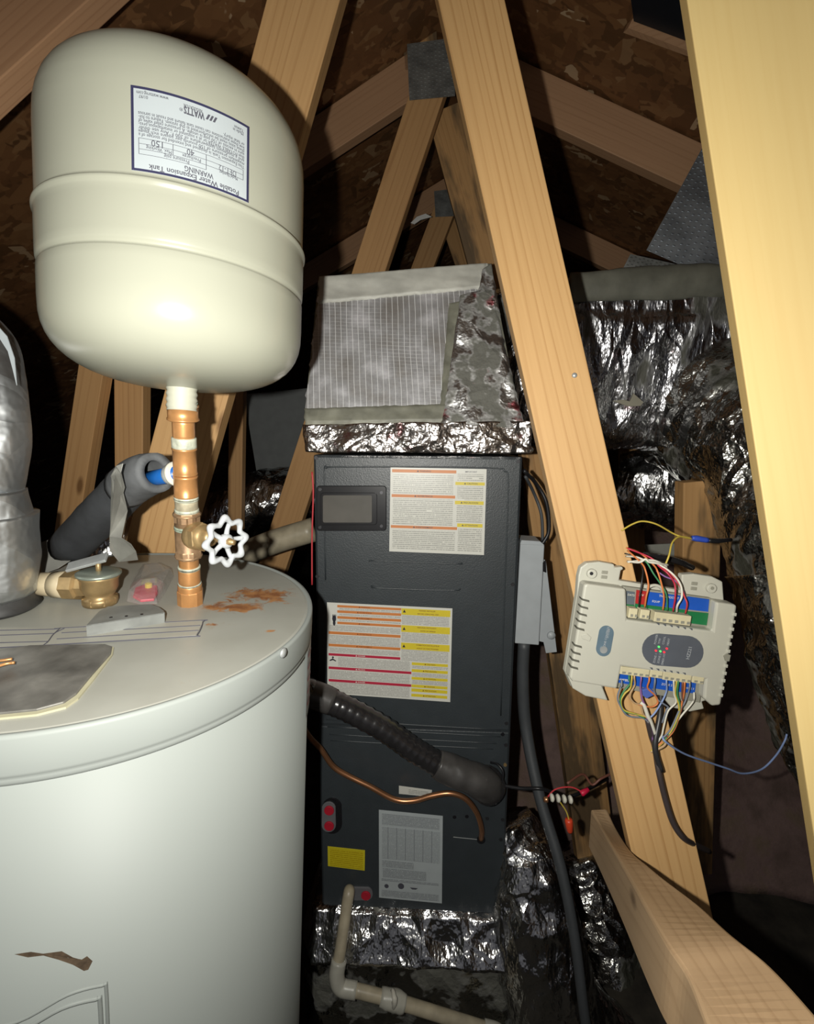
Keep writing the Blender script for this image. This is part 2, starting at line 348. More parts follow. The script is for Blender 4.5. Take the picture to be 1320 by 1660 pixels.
# FSK facing with reinforcing threads
FSK, nt, b = newmat('fsk_facing'); v = mapped(nt)
b.inputs['Metallic'].default_value = .9
sp = nt.nodes.new('ShaderNodeSeparateXYZ'); nt.links.new(v, sp.inputs[0])
wob = noisen(nt, v, 5, 2)
def grid(coord, pitch, w, k=.01):
    c = math_(nt, 'ADD', coord, math_(nt, 'MULTIPLY', wob, k)); return math_(nt, 'LESS_THAN', math_(nt, 'FRACT', math_(nt, 'DIVIDE', c, pitch)), w)
g1 = grid(math_(nt, 'ADD', sp.outputs[0], math_(nt, 'MULTIPLY', sp.outputs[1], .10)), .0125, .10)
g2 = math_(nt, 'MULTIPLY', grid(sp.outputs[1], .0085, .10), ramp(nt, noisen(nt, v, 5, 2), [(.42, (.05,)*3), (.62, (.8, .8, .8))]))
g3 = math_(nt, 'MULTIPLY', grid(math_(nt, 'ADD', sp.outputs[0], math_(nt, 'MULTIPLY', sp.outputs[1], .55)), .05, .02), .0)
gg = math_(nt, 'MAXIMUM', math_(nt, 'MAXIMUM', g1, g2), g3)
base = ramp(nt, noisen(nt, v, 14, 4), [(.3, (.36, .34, .32)), (.5, (.46, .46, .47)), (.7, (.8, .8, .84))])
nt.links.new(mixc(nt, math_(nt, 'MULTIPLY', gg, .7), base, (.85, .86, .86)), b.inputs['Base Color'])
nt.links.new(math_(nt, 'ADD', .42, math_(nt, 'MULTIPLY', noisen(nt, v, 30, 3), .2)), b.inputs['Roughness'])
nt.links.new(math_(nt, 'SUBTRACT', .6, math_(nt, 'MULTIPLY', gg, .5)), b.inputs['Metallic'])
bump(nt, b, math_(nt, 'ADD', gg, math_(nt, 'MULTIPLY', noisen(nt, v, 25, 3), 3)), .5, .0012)

# heater jacket: white enamel; heater top with rust
HEAT, nt, b = newmat('heater_enamel'); v = mapped(nt); b.inputs['Roughness'].default_value = .5; b.inputs['Specular IOR Level'].default_value = .18
nt.links.new(ramp(nt, noisen(nt, v, 3, 3), [(.3, (.25, .272, .26)), (.7, (.262, .283, .27))]), b.inputs['Base Color'])
INS, nt, b = newmat('insulation_blanket'); v = mapped(nt); b.inputs['Roughness'].default_value = .8
nt.links.new(ramp(nt, noisen(nt, v, 7, 5, .6), [(.35, (.13, .085, .07)), (.5, (.20, .13, .115)), (.7, (.17, .125, .07))]), b.inputs['Base Color']); bump(nt, b, noisen(nt, v, 30, 4), .6, .01)
FLOORM, nt, b = newmat('floor_dust'); v = mapped(nt); b.inputs['Roughness'].default_value = .9
nt.links.new(ramp(nt, noisen(nt, v, 9, 5, .6), [(.35, (.02, .018, .014)), (.7, (.07, .06, .045))]), b.inputs['Base Color'])

def board(name, p1, p2, w, t, nrm, mat, label, cat='timber', group=None, bev=.0018):
    p1, p2 = V3(p1), V3(p2); x = (p2-p1); L = x.length; x.normalize(); z = V3(nrm); z = (z-x*z.dot(x)).normalized(); y = z.cross(x); c = (p1+p2)/2-z*t/2
    M = Matrix(((x.x, y.x, z.x, c.x), (x.y, y.y, z.y, c.y), (x.z, y.z, z.z, c.z), (0, 0, 0, 1)))
    return obj(name, box((-L/2, -w/2, -t/2), (L/2, w/2, t/2)), mat, None, M, label=label, cat=cat, group=group, bevel=bev)

# ------------------------------------------------------------------ structure: roof decks, floor, gable
A1 = U(725, 41, 1.62); RD = V3((.14, .9902, 0)).normalized(); QD = V3((RD.y, -RD.x, 0))
sl = math.atan(.5); dl = (-QD*math.cos(sl)-V3((0, 0, 1))*math.sin(sl)); dr = (QD*math.cos(sl)-V3((0, 0, 1))*math.sin(sl))
A0 = A1+V3((0, 0, .004))
def deck(d, name, label):
    n = d.cross(RD).normalized()
    if n.z < 0: n = -n
    Lr = (A0.z-.02)/math.sin(sl)
    o = A0-RD*3.4
    q = [o, o+d*Lr, o+d*Lr+RD*8.2, o+RD*8.2]
    x = d; y = RD; M = Matrix(((x.x, y.x, n.x, o.x), (x.y, y.y, n.y, o.y), (x.z, y.z, n.z, o.z), (0, 0, 0, 1)))
    Mi = M.inverted(); g = hexa([Mi@p for p in q], [Mi@(p+n*.012) for p in q])
    return obj(name, g, OSB, None, M, kind='structure', label=label)
deck(dl, 'ceiling', 'dark strand board roof deck sloping down to the left')
deck(dr, 'ceiling', 'dark strand board roof deck sloping down to the right')
obj('floor', box((-6, -3, -.05), (6, 6.5, 0)), FLOORM, kind='structure')
g0 = A0+RD*4.6; gx = QD
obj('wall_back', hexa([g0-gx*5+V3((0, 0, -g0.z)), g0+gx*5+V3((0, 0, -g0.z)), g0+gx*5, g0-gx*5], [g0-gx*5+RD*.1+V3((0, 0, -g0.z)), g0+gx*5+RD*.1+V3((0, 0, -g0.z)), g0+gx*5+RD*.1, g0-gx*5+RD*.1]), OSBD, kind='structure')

# ------------------------------------------------------------------ trusses
def TP(k, px, py): o = A1+RD*k; return hit(px, py, o, RD)
def rafter(k, side, s0, s1, w, label, mat=PI_R):
    d = dl if side < 0 else dr; n = d.cross(RD).normalized()
    if n.z < 0: n = -n
    o = A1+RD*k-n*(w/2+.002)
    return board('rafter', o+d*s0, o+d*s1, w, .04, -RD, mat, label, 'rafter')
rafter(0, -1, .09, 1.5, .115, 'pale pine rafter rising right to the grey truss plate above the foil box')
rafter(0, 1, .02, 2.4, .115, 'long pine rafter sloping down right below the roof boards, upper of the two right rafters')
rafter(.79, -1, .02, 1.9, .10, 'farther dim pine rafter on the left, behind the V of web boards')
rafter(.79, 1, .02, 2.6, .10, 'farther dim pine rafter on the right, just above the dark duct')
0 and rafter(1.58, -1, .02, 2.2, .10, 'farthest dim rafter of the left roof slope')
def web(name, k, a, b, w, mat, label, off=.0):
    p, q = TP(k, *a)-RD*off, TP(k, *b)-RD*off
    return board(name, p, q, w, .038, -RD, mat, label, 'timber')
web('truss_web', 0, (700, 150), (440, 940), .098, PI_M, 'pine web board leaning left from the grey truss plate down past the cabinet', .042)
web('truss_web', 0, (717, 160), (800, 470), .10, PI_S, 'dark stained pine web board leaning right from the grey truss plate', -.044)
web('truss_web', 0, (672, -60), (684, 110), .10, PI_S, 'dim vertical pine board above the grey truss plate', .0)
web('truss_web', .79, (722, 345), (640, 560), .095, PI_M, 'short dim web board seen through the V, above the foil box', .042)
web('truss_web', .79, (728, 345), (800, 560), .09, PI_S, 'dim stained web board half hidden in the V, right of its pair', -.044)
def gusset(name, k, poly, label, off, rows, cols, mat, pl=None):
    if pl is None: pl = Pl(A1+RD*k-RD*off, QD, V3((0, 0, -1)))
    g = pl.prism(poly, 0, .0015); t = thing(name, label, 'metal plate', g[0][0])
    obj('plate', g, mat, t)
    q = [pl.ab(*p) for p in poly[:4]]; G = []
    for i in range(rows):
        for j in range(cols):
            u, w_ = (j+.5)/cols, (i+.5)/rows
            a = (1-w_)*((1-u)*q[0][0]+u*q[1][0])+w_*((1-u)*q[3][0]+u*q[2][0]); b = (1-w_)*((1-u)*q[0][1]+u*q[1][1])+w_*((1-u)*q[3][1]+u*q[2][1])
            if j % 2 == 0: b += .3*(q[3][1]-q[0][1])/rows
            du = V3((q[1][0]-q[0][0], q[1][1]-q[0][1], 0)).normalized()*.003; dv = V3((q[3][0]-q[0][0], q[3][1]-q[0][1], 0)).normalized()*.0013
            c = [(a+du.x*s+dv.x*r, b+du.y*s+dv.y*r) for s, r in ((-1, -1), (1, -1), (1, 1), (-1, 1))]
            v0 = [pl.pt(*c[0], .0015), pl.pt(*c[1], .0015), pl.pt(*c[2], .0015), pl.pt(*c[3], .0015), pl.pt(*c[0], .004), pl.pt(*c[3], .004)]
            G.append((v0, [(0, 4, 5, 3), (4, 1, 2, 5), (0, 1, 4), (3, 5, 2)]))
    obj('punched_teeth', join(*G), mat, t, kind='stuff'); return t
GUS = plain('plate_zinc_dark', (.24, .245, .235), .45, .6, var=.3, vs=30)
GUS2 = plain('plate_zinc', (.22, .24, .26), .38, .75, var=.35, vs=20)
gusset('truss_plate', 0, [(660, 72), (734, 62), (738, 156), (664, 163)], 'dark punched truss plate where the web boards meet at the peak', .046, 14, 12, GUS)
gusset('truss_plate', .79, [(704, 310), (745, 305), (748, 350), (706, 352)], 'small far truss plate at the top of the second V', .046, 8, 8, GUS)
# large perforated plates on the right
plR = Pl(U(1110, 330, 1.25), V3((.93, -.3, -.35)), V3((-.35, .1, -1)))
gusset('truss_plate', 0, [(1156, 208), (1240, 222), (1215, 478), (1048, 406)], 'large shiny perforated metal plate hanging above the dark duct', 0, 22, 16, GUS2, plR)
plR2 = Pl(U(1040, 430, 1.4), V3((1, -.1, 0)), V3((-.35, .1, -1)))
gusset('truss_plate', 0, [(1022, 412), (1130, 436), (1120, 462), (1000, 455)], 'low strip of perforated metal right behind the top of the dark duct', 0, 7, 16, GUS, plR2)
# vent opening top right
nr = dr.cross(RD).normalized(); nr = nr if nr.z > 0 else -nr
plV = Pl(A0-nr*.004, QD, RD); plV.n = -nr
o_ = hit(1080, 40, A0-nr*.004, nr)
class DeckPl(Pl): pass
plV = Pl(o_, dr, RD)
t = thing('roof_vent', 'dark square roof vent opening in the roof boards, top right', 'vent', o_)
obj('vent_panel', plV.prism([(1022, -30), (1030, 30), (1150, 75), (1190, -30)], .0, .006), plain('vent_navy', (.006, .009, .014), .5), t)
obj('vent_rim', plV.prism([(1018, 38), (1150, 86), (1150, 77), (1026, 30)], .0, .02), PI_R, t)

# near truss boards, run on up to the roof boards and down to the floor
def to_roof(p, q):
    p, q = V3(p), V3(q); d = (p-q).normalized(); t_ = 0
    while t_ < 2.5 and (p+d*t_).z < A0.z-.5*abs((p+d*t_-A0).dot(QD))-.07: t_ += .01
    return p+d*t_
def to_floor(p, q): p, q = V3(p), V3(q); d = (q-p).normalized(); return q+d*max(0, (.03-q.z)/d.z)
CN = V3((0, -CP, SP))      # towards the camera
P_, Q_ = V(737, -120, .74), V(1118, 1560, .74)
main = board('truss_web', to_roof(P_, Q_), to_floor(P_, Q_), .094, .036, CN+V3((-.14, 0, 0)), PI_W, 'long bright pine board slanting across the frame with the wiring controller screwed to it')
for (x, y, n_) in ((931, 609, 'nail head'),):
    s = lathe(V(x, y, .738), CN, [(.0001, .0045), (.003, .004), (.004, .0025), (.004, 0)], 12); obj('nail', s, STEEL, main, smooth=True)
P_, Q_ = V(508, -60, .82), V(225, 985, 1.0)
board('truss_web', to_roof(P_, Q_), to_floor(P_, Q_), .114, .045, CN+V3((.12, 0, 0)), PI_B, 'wide pine board slanting down left behind the cream expansion tank')
P_, Q_ = V(1216, -160, .54), V(1490, 1640, .54)
board('truss_web', to_roof(P_, Q_), to_floor(P_, Q_), .14, .038, CN+V3((-.45, .0, 0)), PI_N, 'wide pine board nearest the camera, torch glare put into its pale yellow colour, filling the right edge')
board('rafter', V(-90, 130, .72)+(V(-90, 130, .72)-V(190, -110, .83))*2.0, V(190, -110, .83), .11, .04, CN, PI_R, 'brown board crossing the top left corner above the tank', 'rafter')
# back boards
board('truss_web', V(153, 560, 1.15), V(104, 880, 1.3), .062, .038, CN, PI_M, 'brown leaning board behind the black pipe insulation, leftmost under the tank')
board('stud', V(208, 560, 1.2), V(209, 900, 1.3), .072, .038, CN, PI_M, 'upright brown board just left of the wide slanting board under the tank')
board('stud', V(384, 560, 1.7), V(380, 860, 1.8), .05, .038, CN, PI_M, 'thin upright board seen right of the copper riser under the tank')
board('truss_web', V(868, 640, 1.35), V(972, 1420, 1.55), .12, .04, CN, PI_S, 'stained pine board behind the grey disconnect box')
board('stud', V(1140, 780, 1.12), V(1128, 1420, 1.3), .088, .038, CN, PI_S, 'upright brown post behind the wiring controller')
board('stud', V(1024, 700, 1.6), V(1036, 1000, 1.6), .06, .038, CN, PI_M, 'narrow pine sliver behind the long board and below the duct')
board('ceiling_joist', V(560, 1680, 1.35), V(1500, 1560, 1.35), .09, .04, CN, PI_S, 'floor joist in the dark behind the lower foil duct', 'joist') if False else None

# rail in the foreground
S = [(.87, (958, 1312), (984, 1311)), (.81, (973, 1338), (1001, 1345)), (.72, (992, 1372), (1026, 1382)), (.62, (1016, 1414), (1060, 1410)), (.52, (1044, 1464), (1135, 1468)), (.44, (1080, 1528), (1190, 1518)),
     (.40, (1115, 1582), (1250, 1568)), (.35, (1146, 1662), (1330, 1655)), (.30, (1185, 1770), (1440, 1790))]
vs, fs = [], []
SM, SR = smoothp([V(*q[1], q[0]) for q in S], 6), smoothp([V(*q[2], q[0]) for q in S], 6)
SM.append(SM[-1]*4-SM[-4]*3); SR.append(SR[-1]*4-SR[-4]*3)
for M_, R_ in zip(SM, SR):
    M_ = M_+V3((0, 0, .002*noise.noise(M_*9))); R_ = R_+V3((0, 0, .002*noise.noise(R_*9))); dz_ = V3((0, 0, -.075)); vs += [M_+dz_, M_, R_, R_+dz_]
for i in range(len(SM)-1):
    for k in range(4): a = i*4+k; b_ = i*4+(k+1) % 4; fs.append((a, b_, b_+4, a+4))
fs += [(3, 2, 1, 0), tuple(range(len(vs)-4, len(vs)))]
c0, c1 = vs[0], vs[-3]; x = (c1-c0).normalized(); z = V3((0, 0, 1)); z = (z-x*z.dot(x)).normalized(); y = z.cross(x)
MR = Matrix(((x.x, y.x, z.x, c0.x), (x.y, y.y, z.y, c0.y), (x.z, y.z, z.z, c0.z), (0, 0, 0, 1))); Mi = MR.inverted()
obj('guard_rail', ([Mi@v for v in vs], fs), PI_G, None, MR, bevel=.003, label='rough pine board with a worn edge coming towards the camera, bottom right', cat='timber')

# ------------------------------------------------------------------ expansion tank
TA = V3((.0436, .0554, 1)).normalized(); TB = CAMP+V3((-.2735, .6156, .054))
R, H, h1, h2, db, dt, nn = .140, .3342, .169, .1134, .0794, .0861, .75
e1, e2, _ = frame(TA)
t = thing('expansion_tank', 'cream enamelled steel expansion tank standing on the copper riser', 'tank', TB)
pr = []
for i in range(0, 15): q = math.pi/2*i/14; pr.append((max(1e-6, R*math.sin(q)**nn), db*(1-math.cos(q)**nn)))
pr += [(R, h2-.012), (R, h2-.004), (R-.0006, h2-.0025), (R-.0022, h2-.0012), (R-.0022, h2+.0008), (R-.0004, h2+.0025), (R+.0006, h2+.005), (R+.0008, h2+.012), (R+.0008, h1-.012), (R+.0008, h1-.007), (R+.0013, h1-.005), (R+.0026, h1-.003), (R+.0028, h1-.001), (R+.0022, h1+.0004), (R-.0003, h1+.0014), (R-.0005, h1+.004), (R-.0005, h1+.012)]
for i in range(14, -1, -1): q = math.pi/2*i/14; pr.append((max(1e-6, (R-.0005)*math.sin(q)**nn), H-dt*(1-math.cos(q)**nn)))
obj('tank_body', lathe(TB, TA, pr, 96), TANK, t, smooth=True)
ct = TB
vd = (CAMP-(TB+TA*.2)); vd = (vd-TA*vd.dot(TA)).normalized(); ud = TA.cross(vd)     # ud: to the right as seen
def cyl(px, py):      # pixel -> (angle, h) on tank wall
    o, d = CAMP-TB, ray(px, py)
    dp = d-TA*d.dot(TA); op = o-TA*o.dot(TA)
    a, b, c = dp.dot(dp), 2*dp.dot(op), op.dot(op)-(R+.0005)**2
    disc = max(0, b*b-4*a*c); s = (-b-math.sqrt(disc))/(2*a); p = o+d*s
    return math.atan2(p.dot(ud), p.dot(vd)), p.dot(TA)
cTL, cTR, cBR, cBL = cyl(211, 137), cyl(402, 206), cyl(404, 333), cyl(215, 279)
a0 = (cTL[0]+cBL[0])/2; a1 = (cTR[0]+cBR[0])/2; hb = max(.1735, (cBL[1]+cBR[1])/2); ht = (cTL[1]+cTR[1])/2
def onT(u, w, off):     # u 0..1 left->right, w 0..1 bottom->top
    a = a0+(a1-a0)*u; h = hb+(ht-hb)*w
    return TB+TA*h+(vd*math.cos(a)+ud*math.sin(a))*(R+off)
def patch(u0, w0, u1, w1, off, n=16):
    vs = []; fs = []
    for i in range(n+1):
        for w in (w0, w1): vs.append(onT(u0+(u1-u0)*i/n, w, off))
    for i in range(n): fs.append((2*i, 2*i+1, 2*i+3, 2*i+2))
    return vs, fs
lab = obj('warning_label', patch(0, 0, 1, 1, .0006, 32), LABW, t, label='white printed label with a navy border, upside down')
bw, bh = .022, .03
obj('label_border', join(patch(0, 0, 1, bh, .0011), patch(0, 1-bh, 1, 1, .0011), patch(0, 0, bw, 1, .0011), patch(1-bw, 0, 1, 1, .0011)), plain('navy_border', (.03, .03, .07), .4), lab)
LW = (a1-a0)*R; LH = ht-hb
def ttext(s, u, w, size, align='CENTER', bold=0, fit=0):   # upside down: text right-to-left, origin at (u,w)
    v, f = text2d(s, size, align, bold)
    if fit: wx = max(x for x, y in v)-min(x for x, y in v); v = [(x*fit*LW/wx, y) for x, y in v]
    return [onT(u-x/LW, w-y/LH, .0012) for x, y in v], f
def tr(u0, w0, u1, w1): return patch(u0, w0, u1, w1, .0012, 6)
T = []
T.append(ttext('Potable Water Expansion Tank', .52, .068, .0066, bold=.012, fit=.76))
T.append(ttext('WARNING', .54, .148, .0066, bold=.012, fit=.24))
TS = [ttext('Model Number', .80, .245, .0045, fit=.17), ttext('Pressure psig', .36, .235, .0048, fit=.2), ttext('Precharge', .48, .295, .0045, fit=.15), ttext('Max. Working', .22, .295, .0045, fit=.20)]
T += [ttext('DET-12', .79, .300, .0072, fit=.16), ttext('40', .47, .36, .0080, fit=.06), ttext('150', .21, .36, .0080, fit=.09)]
body = ['This Expansion Tank is designed and intended for storage of a', 'maximum pressure of 150 pounds per square inch gauge', 'and a maximum temperature of 200 F. Any use other', 'than POTABLE WATER or at a sustained or instantaneous pres-', 'sure in excess of 150 psig is unsafe. A pressure relief valve of',
        'these sizes must be incorporated in the system. Failure to fol-', 'low these instructions can cause tank failure and result in serious', 'or fatal injury.']
for i, s_ in enumerate(body): TS.append(ttext(s_, .95, .435+i*.042, .0044, 'LEFT', fit=.89 if len(s_) > 20 else .2))
TS += [ttext('Made in', .94, .86, .0042, 'LEFT', fit=.10), ttext('Taiwan', .94, .90, .0042, 'LEFT', fit=.09), ttext('www.wattsreg.com', .17, .925, .0044, fit=.25), ttext('01/97', .10, .885, .0040, fit=.07)]
T += [ttext('WATTS', .50, .855, .0085, bold=.03, fit=.17)]; TS += [ttext('REGULATOR', .49, .905, .0040, bold=.01, fit=.15), ttext('®', .395, .845, .004)]
for k in range(3):
    u = .595+.030*k; T.append(([onT(u, .83, .0012), onT(u+.018, .83, .0012), onT(u+.040, .90, .0012), onT(u+.022, .90, .0012)], [(0, 1, 2, 3)]))
for (p, q) in (((.06, .205), (.60, .205)), ((.06, .395), (.94, .395)), ((.06, .33), (.94, .33)), ((.06, .265), (.60, .265)), ((.6, .265), (.94, .265))): T.append(tr(p[0], p[1]-.003, q[0], p[1]+.002))
for u, w0, w1 in ((.06, .205, .395), (.33, .265, .395), (.60, .205, .395), (.94, .265, .395)): T.append(tr(u-.002, w0, u+.002, w1))
T = [g for i, g in enumerate(T)]
obj('label_print', join(*T), INK, lab); obj('small_print', join(*TS), INK, lab)
obj('threaded_neck', lathe(TB, TA, [(.0175, -.026)]+[(.0165+.0014*(i % 2), -.024+i*.0035) for i in range(9)]+[(.016, .006)], 32), WHITE_T, t, smooth=True)

# ------------------------------------------------------------------ water heater
HA = V3((.0611, -.032, 1)).normalized(); HC = CAMP+V3((-.4025, .6279, -.2314)); HR = .27
plH = Pl(HC, V3((1, 0, -.0611)), V3((0, 1, .032)))
HH = (HC.z-.018)/HA.z
t = heater = thing('water_heater', 'white cylindrical water heater with rust stains and fittings on its top', 'water heater', HC-HA*HH)
obj('jacket', lathe(HC-HA*HH, HA, [(HR-.01, 0), (HR-.002, .004), (HR-.002, HH-.03)], 128), HEAT, t, smooth=False)
bpy.data.objects[t.children[-1].name].data.polygons.foreach_set('use_smooth', [True]*len(t.children[-1].data.polygons))
# top pan: rust placed in plane coordinates
TOPM, nt, b = newmat('heater_top'); b.inputs['Roughness'].default_value = .38
tc = mapped(nt)
base = ramp(nt, noisen(nt, tc, 9, 4), [(.3, (.29, .29, .255)), (.7, (.35, .355, .32))])
sp = nt.nodes.new('ShaderNodeSeparateXYZ'); nt.links.new(tc, sp.inputs[0])
def blob(cx, cy, rx, ry, rot):
    m = nt.nodes.new('ShaderNodeMapping'); m.vector_type = 'TEXTURE'; m.inputs[1].default_value = (cx, cy, 0); m.inputs[2].default_value = (0, 0, rot); m.inputs[3].default_value = (rx, ry, 1)
    sx = nt.nodes.new('ShaderNodeSeparateXYZ'); nt.links.new(tc, sx.inputs[0]); cb = nt.nodes.new('ShaderNodeCombineXYZ'); nt.links.new(sx.outputs[0], cb.inputs[0]); nt.links.new(sx.outputs[1], cb.inputs[1]); nt.links.new(cb.outputs[0], m.inputs[0])
    ln = nt.nodes.new('ShaderNodeVectorMath'); ln.operation = 'LENGTH'; nt.links.new(m.outputs[0], ln.inputs[0])
    return ramp(nt, math_(nt, 'ADD', ln.outputs['Value'], math_(nt, 'MULTIPLY', math_(nt, 'SUBTRACT', noisen(nt, tc, 38, 5, .7, 1), .5), 3.4)), [(.55, (1, 1, 1)), (1.25, (0, 0, 0))])
rust = None
for (x, y), rx, ry, rot in (((430, 966), .050, .034, .12), ((375, 985), .045, .020, .15), ((345, 1013), .009, .006, 0), ((440, 1023), .008, .004, .3)):
    a_, b2 = plH.ab(x, y); k = blob(a_, b2, rx, ry, rot); rust = k if rust is None else mixc(nt, 1.0, rust, k, 'LIGHTEN')
base = mixc(nt, math_(nt, 'MULTIPLY', rust, .9), base, ramp(nt, noisen(nt, tc, 70, 4), [(.35, (.22, .07, .015)), (.65, (.42, .19, .06))]))
fine = ramp(nt, noisen(nt, tc, 18, 5, .7), [(.62, (0, 0, 0)), (.75, (.5, .5, .5))])
base = mixc(nt, fine, base, (.30, .22, .12))
nt.links.new(base, b.inputs['Base Color'])
g = lathe((0, 0, 0), (0, 0, 1), [(HR-.004, -.006), (HR-.004, -.001), (HR-.008, 0), (.0001, 0)], 128)
obj('top_pan', g, TOPM, t, M=plH.M, smooth=False)
obj('rim_band', lathe(HC, HA, [(HR-.0025, -.0470), (HR-.0005, -.0455), (HR+.0006, -.0425), (HR+.0006, -.0400), (HR+.0004, -.0380), (HR+.0016, -.0365), (HR+.0018, -.034), (HR+.0022, -.002), (HR+.001, .0012), (HR-.003, .0015), (HR-.005, -.001)], 160), HEAT, t, smooth=True)
def hcyl(px, py, rad):
    o, d = CAMP-HC, ray(px, py); dp = d-HA*d.dot(HA); op = o-HA*o.dot(HA)
    a, b, c = dp.dot(dp), 2*dp.dot(op), op.dot(op)-rad**2; s = (-b-math.sqrt(max(0, b*b-4*a*c)))/(2*a); p = o+d*s
    r = (p-HA*p.dot(HA)).normalized(); return HC+p, r
p, r = hcyl(458, 1058, HR+.003)
obj('rim_screw', lathe(p, r, [(.006, 0), (.006, .002), (.004, .0035), (.0001, .004)], 14), STEEL, t, smooth=True)
# paint scrape and embossed door on the jacket
def hpatch(pts, off):
    return [hcyl(*q, HR-.002+off)[0] for q in pts]
scr = [(23, 1547), (50, 1543), (70, 1546), (100, 1542), (118, 1552), (132, 1556), (141, 1550), (150, 1558), (143, 1572), (136, 1574), (118, 1564), (95, 1556), (70, 1549), (45, 1552)]
obj('paint_scrape', (hpatch(scr, .0006), [tuple(range(len(scr)))]), plain('scraped_steel', (.10, .07, .045), .6, var=.4, vs=120), t)
dpts = [(-60, 1675), (30, 1655), (110, 1612), (165, 1597), (172, 1602), (176, 1700)]
obj('access_door', join(sweep([hcyl(*q, HR-.002)[0] for q in dpts], .0018, 8, 5), sweep([hcyl(x-10, y+22, HR-.002)[0] for x, y in dpts], .0022, 8, 5)), HEAT, t, smooth=True)
0 and obj('access_door', (hpatch([(-60, 1700), (30, 1676), (110, 1640), (158, 1622), (160, 1700)], .004), [(0, 1, 2, 3, 4)]), HEAT, t)
# red marked sticker on the right flank
stp = [(488, 1058), (496, 1060), (496, 1110), (489, 1104)]
def flank(h, a, off=.0):
    e1_, e2_, _ = frame(HA); return HC-HA*h+(e1_*math.cos(a)+e2_*math.sin(a))*(HR+off)
pr_, rr = hcyl(495, 1080, HR); e1_, e2_, _ = frame(HA); an = math.atan2(rr.dot(e2_), rr.dot(e1_))
def fl(h0, h1, a0_, a1_, off, n=5):
    vs, fs = [], []
    for i in range(n+1):
        a = a0_+(a1_-a0_)*i/n; vs += [flank(h0, a, off), flank(h1, a, off)]
    for i in range(n): fs.append((2*i, 2*i+1, 2*i+3, 2*i+2))
    return vs, fs
st_ = obj('flank_sticker', fl(.04, .145, an+.03, an+.3, .001), LABW, t)
obj('sticker_marks', join(*[fl(.05+.018*i, .054+.018*i, an+.035, an+.14, .002) for i in range(5)]), CRIM, st_)
# access plate with sealant rim (top left)
ap = [(-70, 1070), (0, 1058), (50, 1051), (170, 1049), (182, 1053), (180, 1064), (150, 1098), (124, 1130), (104, 1144), (60, 1156), (0, 1162), (-80, 1170)]
obj('sealant_rim', plH.prism([(x+(3 if x > 100 else 0), y+(5 if y > 1090 else -1)) for x, y in ap], .0, .002), plain('sealant', (.40, .38, .26), .5), t)
obj('access_plate', plH.prism(ap, .0005, .0042), STEELD, t, bevel=.001)
obj('copper_wire_end', join(line(plH, [(-10, 1082), (10, 1076), (24, 1074)], .0016, off=.012), line(plH, [(-10, 1072), (8, 1070), (20, 1068)], .0016, off=.012)), COPPER, t, smooth=True)
# instruction strip with black outlines
sq = [(-20, 1018), (96, 1019), (116, 1018), (318, 1005), (330, 1008), (318, 1031), (80, 1047), (-20, 1052)]
stp_ = obj('instruction_strip', plH.prism(sq, .0002, .0009), plain('strip_paper', (.36, .355, .31), .5, var=.05), t)
G = []
for pts in ([(0, 1022), (90, 1020), (105, 1018), (318, 1006), (329, 1008), (320, 1029), (305, 1032), (90, 1045), (0, 1050)], [(0, 1030), (88, 1027)], [(0, 1042), (78, 1040)], [(100, 1026), (325, 1014)], [(92, 1036), (322, 1022)], [(104, 1019), (88, 1027), (78, 1040), (70, 1046)], [(98, 1018), (88, 1027)]):
    G.append(line(plH, pts, .0007, off=.001))
obj('outline_print', join(*G), INK, stp_)

# bent metal clip (lying on the heater)
t = thing('metal_bracket', 'small bent galvanised bracket lying on the heater strip, flap with three holes', 'bracket', plH.P(200, 1020))
BR = plain('bracket_zinc', (.24, .25, .24), .45, .3, var=.2)
hb_ = .0145; plB = Pl(plH.o+plH.n*hb_, plH.x, plH.y)
fb = [plH.P(141, 1032, .0004), plH.P(267, 1010, .0004)]; ft = [v+plH.n*(hb_-.0004) for v in fb]
lp_ = [((v-plB.o).dot(plB.x), (v-plB.o).dot(plB.y)) for v in ft]
bq = [lp_[0]]+[plB.ab(*p) for p in ((152, 1000), (160, 991), (175, 983), (244, 979), (258, 984), (266, 990))]+[lp_[1]]
obj('flap', plB.prism(bq, -.0014, 0, False), BR, t, bevel=.0003)
obj('front_lip', hexa([fb[0], fb[1], ft[1], ft[0]], [v+V3((0, .0014, 0)) for v in (fb[0], fb[1], ft[1], ft[0])]), BR, t)
for x, y in ((180, 1001), (205, 999), (230, 996)):
    obj('hole', plB.disc(x, y, .0018, -.0005, .0005, 10), BLK, t)
# relief valve (brass)
vb = plH.P(163, 978)
t = thing('relief_valve', 'brass relief valve with a grey lever lying on the heater top left', 'valve', vb)
UP = HA
obj('valve_body', lathe(vb, UP, [(.021, 0), (.022, .006), (.0215, .010), (.017, .012), (.020, .018), (.023, .024), (.0235, .036), (.025, .038), (.025, .042), (.018, .043)], 28), BRASS, t, smooth=True)
obj('hex_base', hexring(vb, UP, .022, .001, .011, 8), BRASS, t)
obj('cap_disc', lathe(vb, UP, [(.0265, .041), (.0275, .042), (.0275, .0445), (.024, .046), (.010, .0465), (.0001, .047)], 32), plain('cap_zinc', (.30, .34, .29), .4, .6, var=.2), t, smooth=True)
lc = vb+UP*.052
p0 = V(106, 927, .60); p1 = V(172, 906, .60)
lx = (p1-p0).normalized(); ly = UP.cross(lx).normalized()
lz = (UP*.0).copy()
def slab(p0, p1, w, th, up):
    x = (p1-p0).normalized(); y = V3(up).cross(x).normalized(); z = x.cross(y)
    return hexa([p0-y*w-z*th, p1-y*w-z*th, p1+y*w-z*th, p0+y*w-z*th], [p0-y*w+z*th, p1-y*w+z*th, p1+y*w+z*th, p0+y*w+z*th])
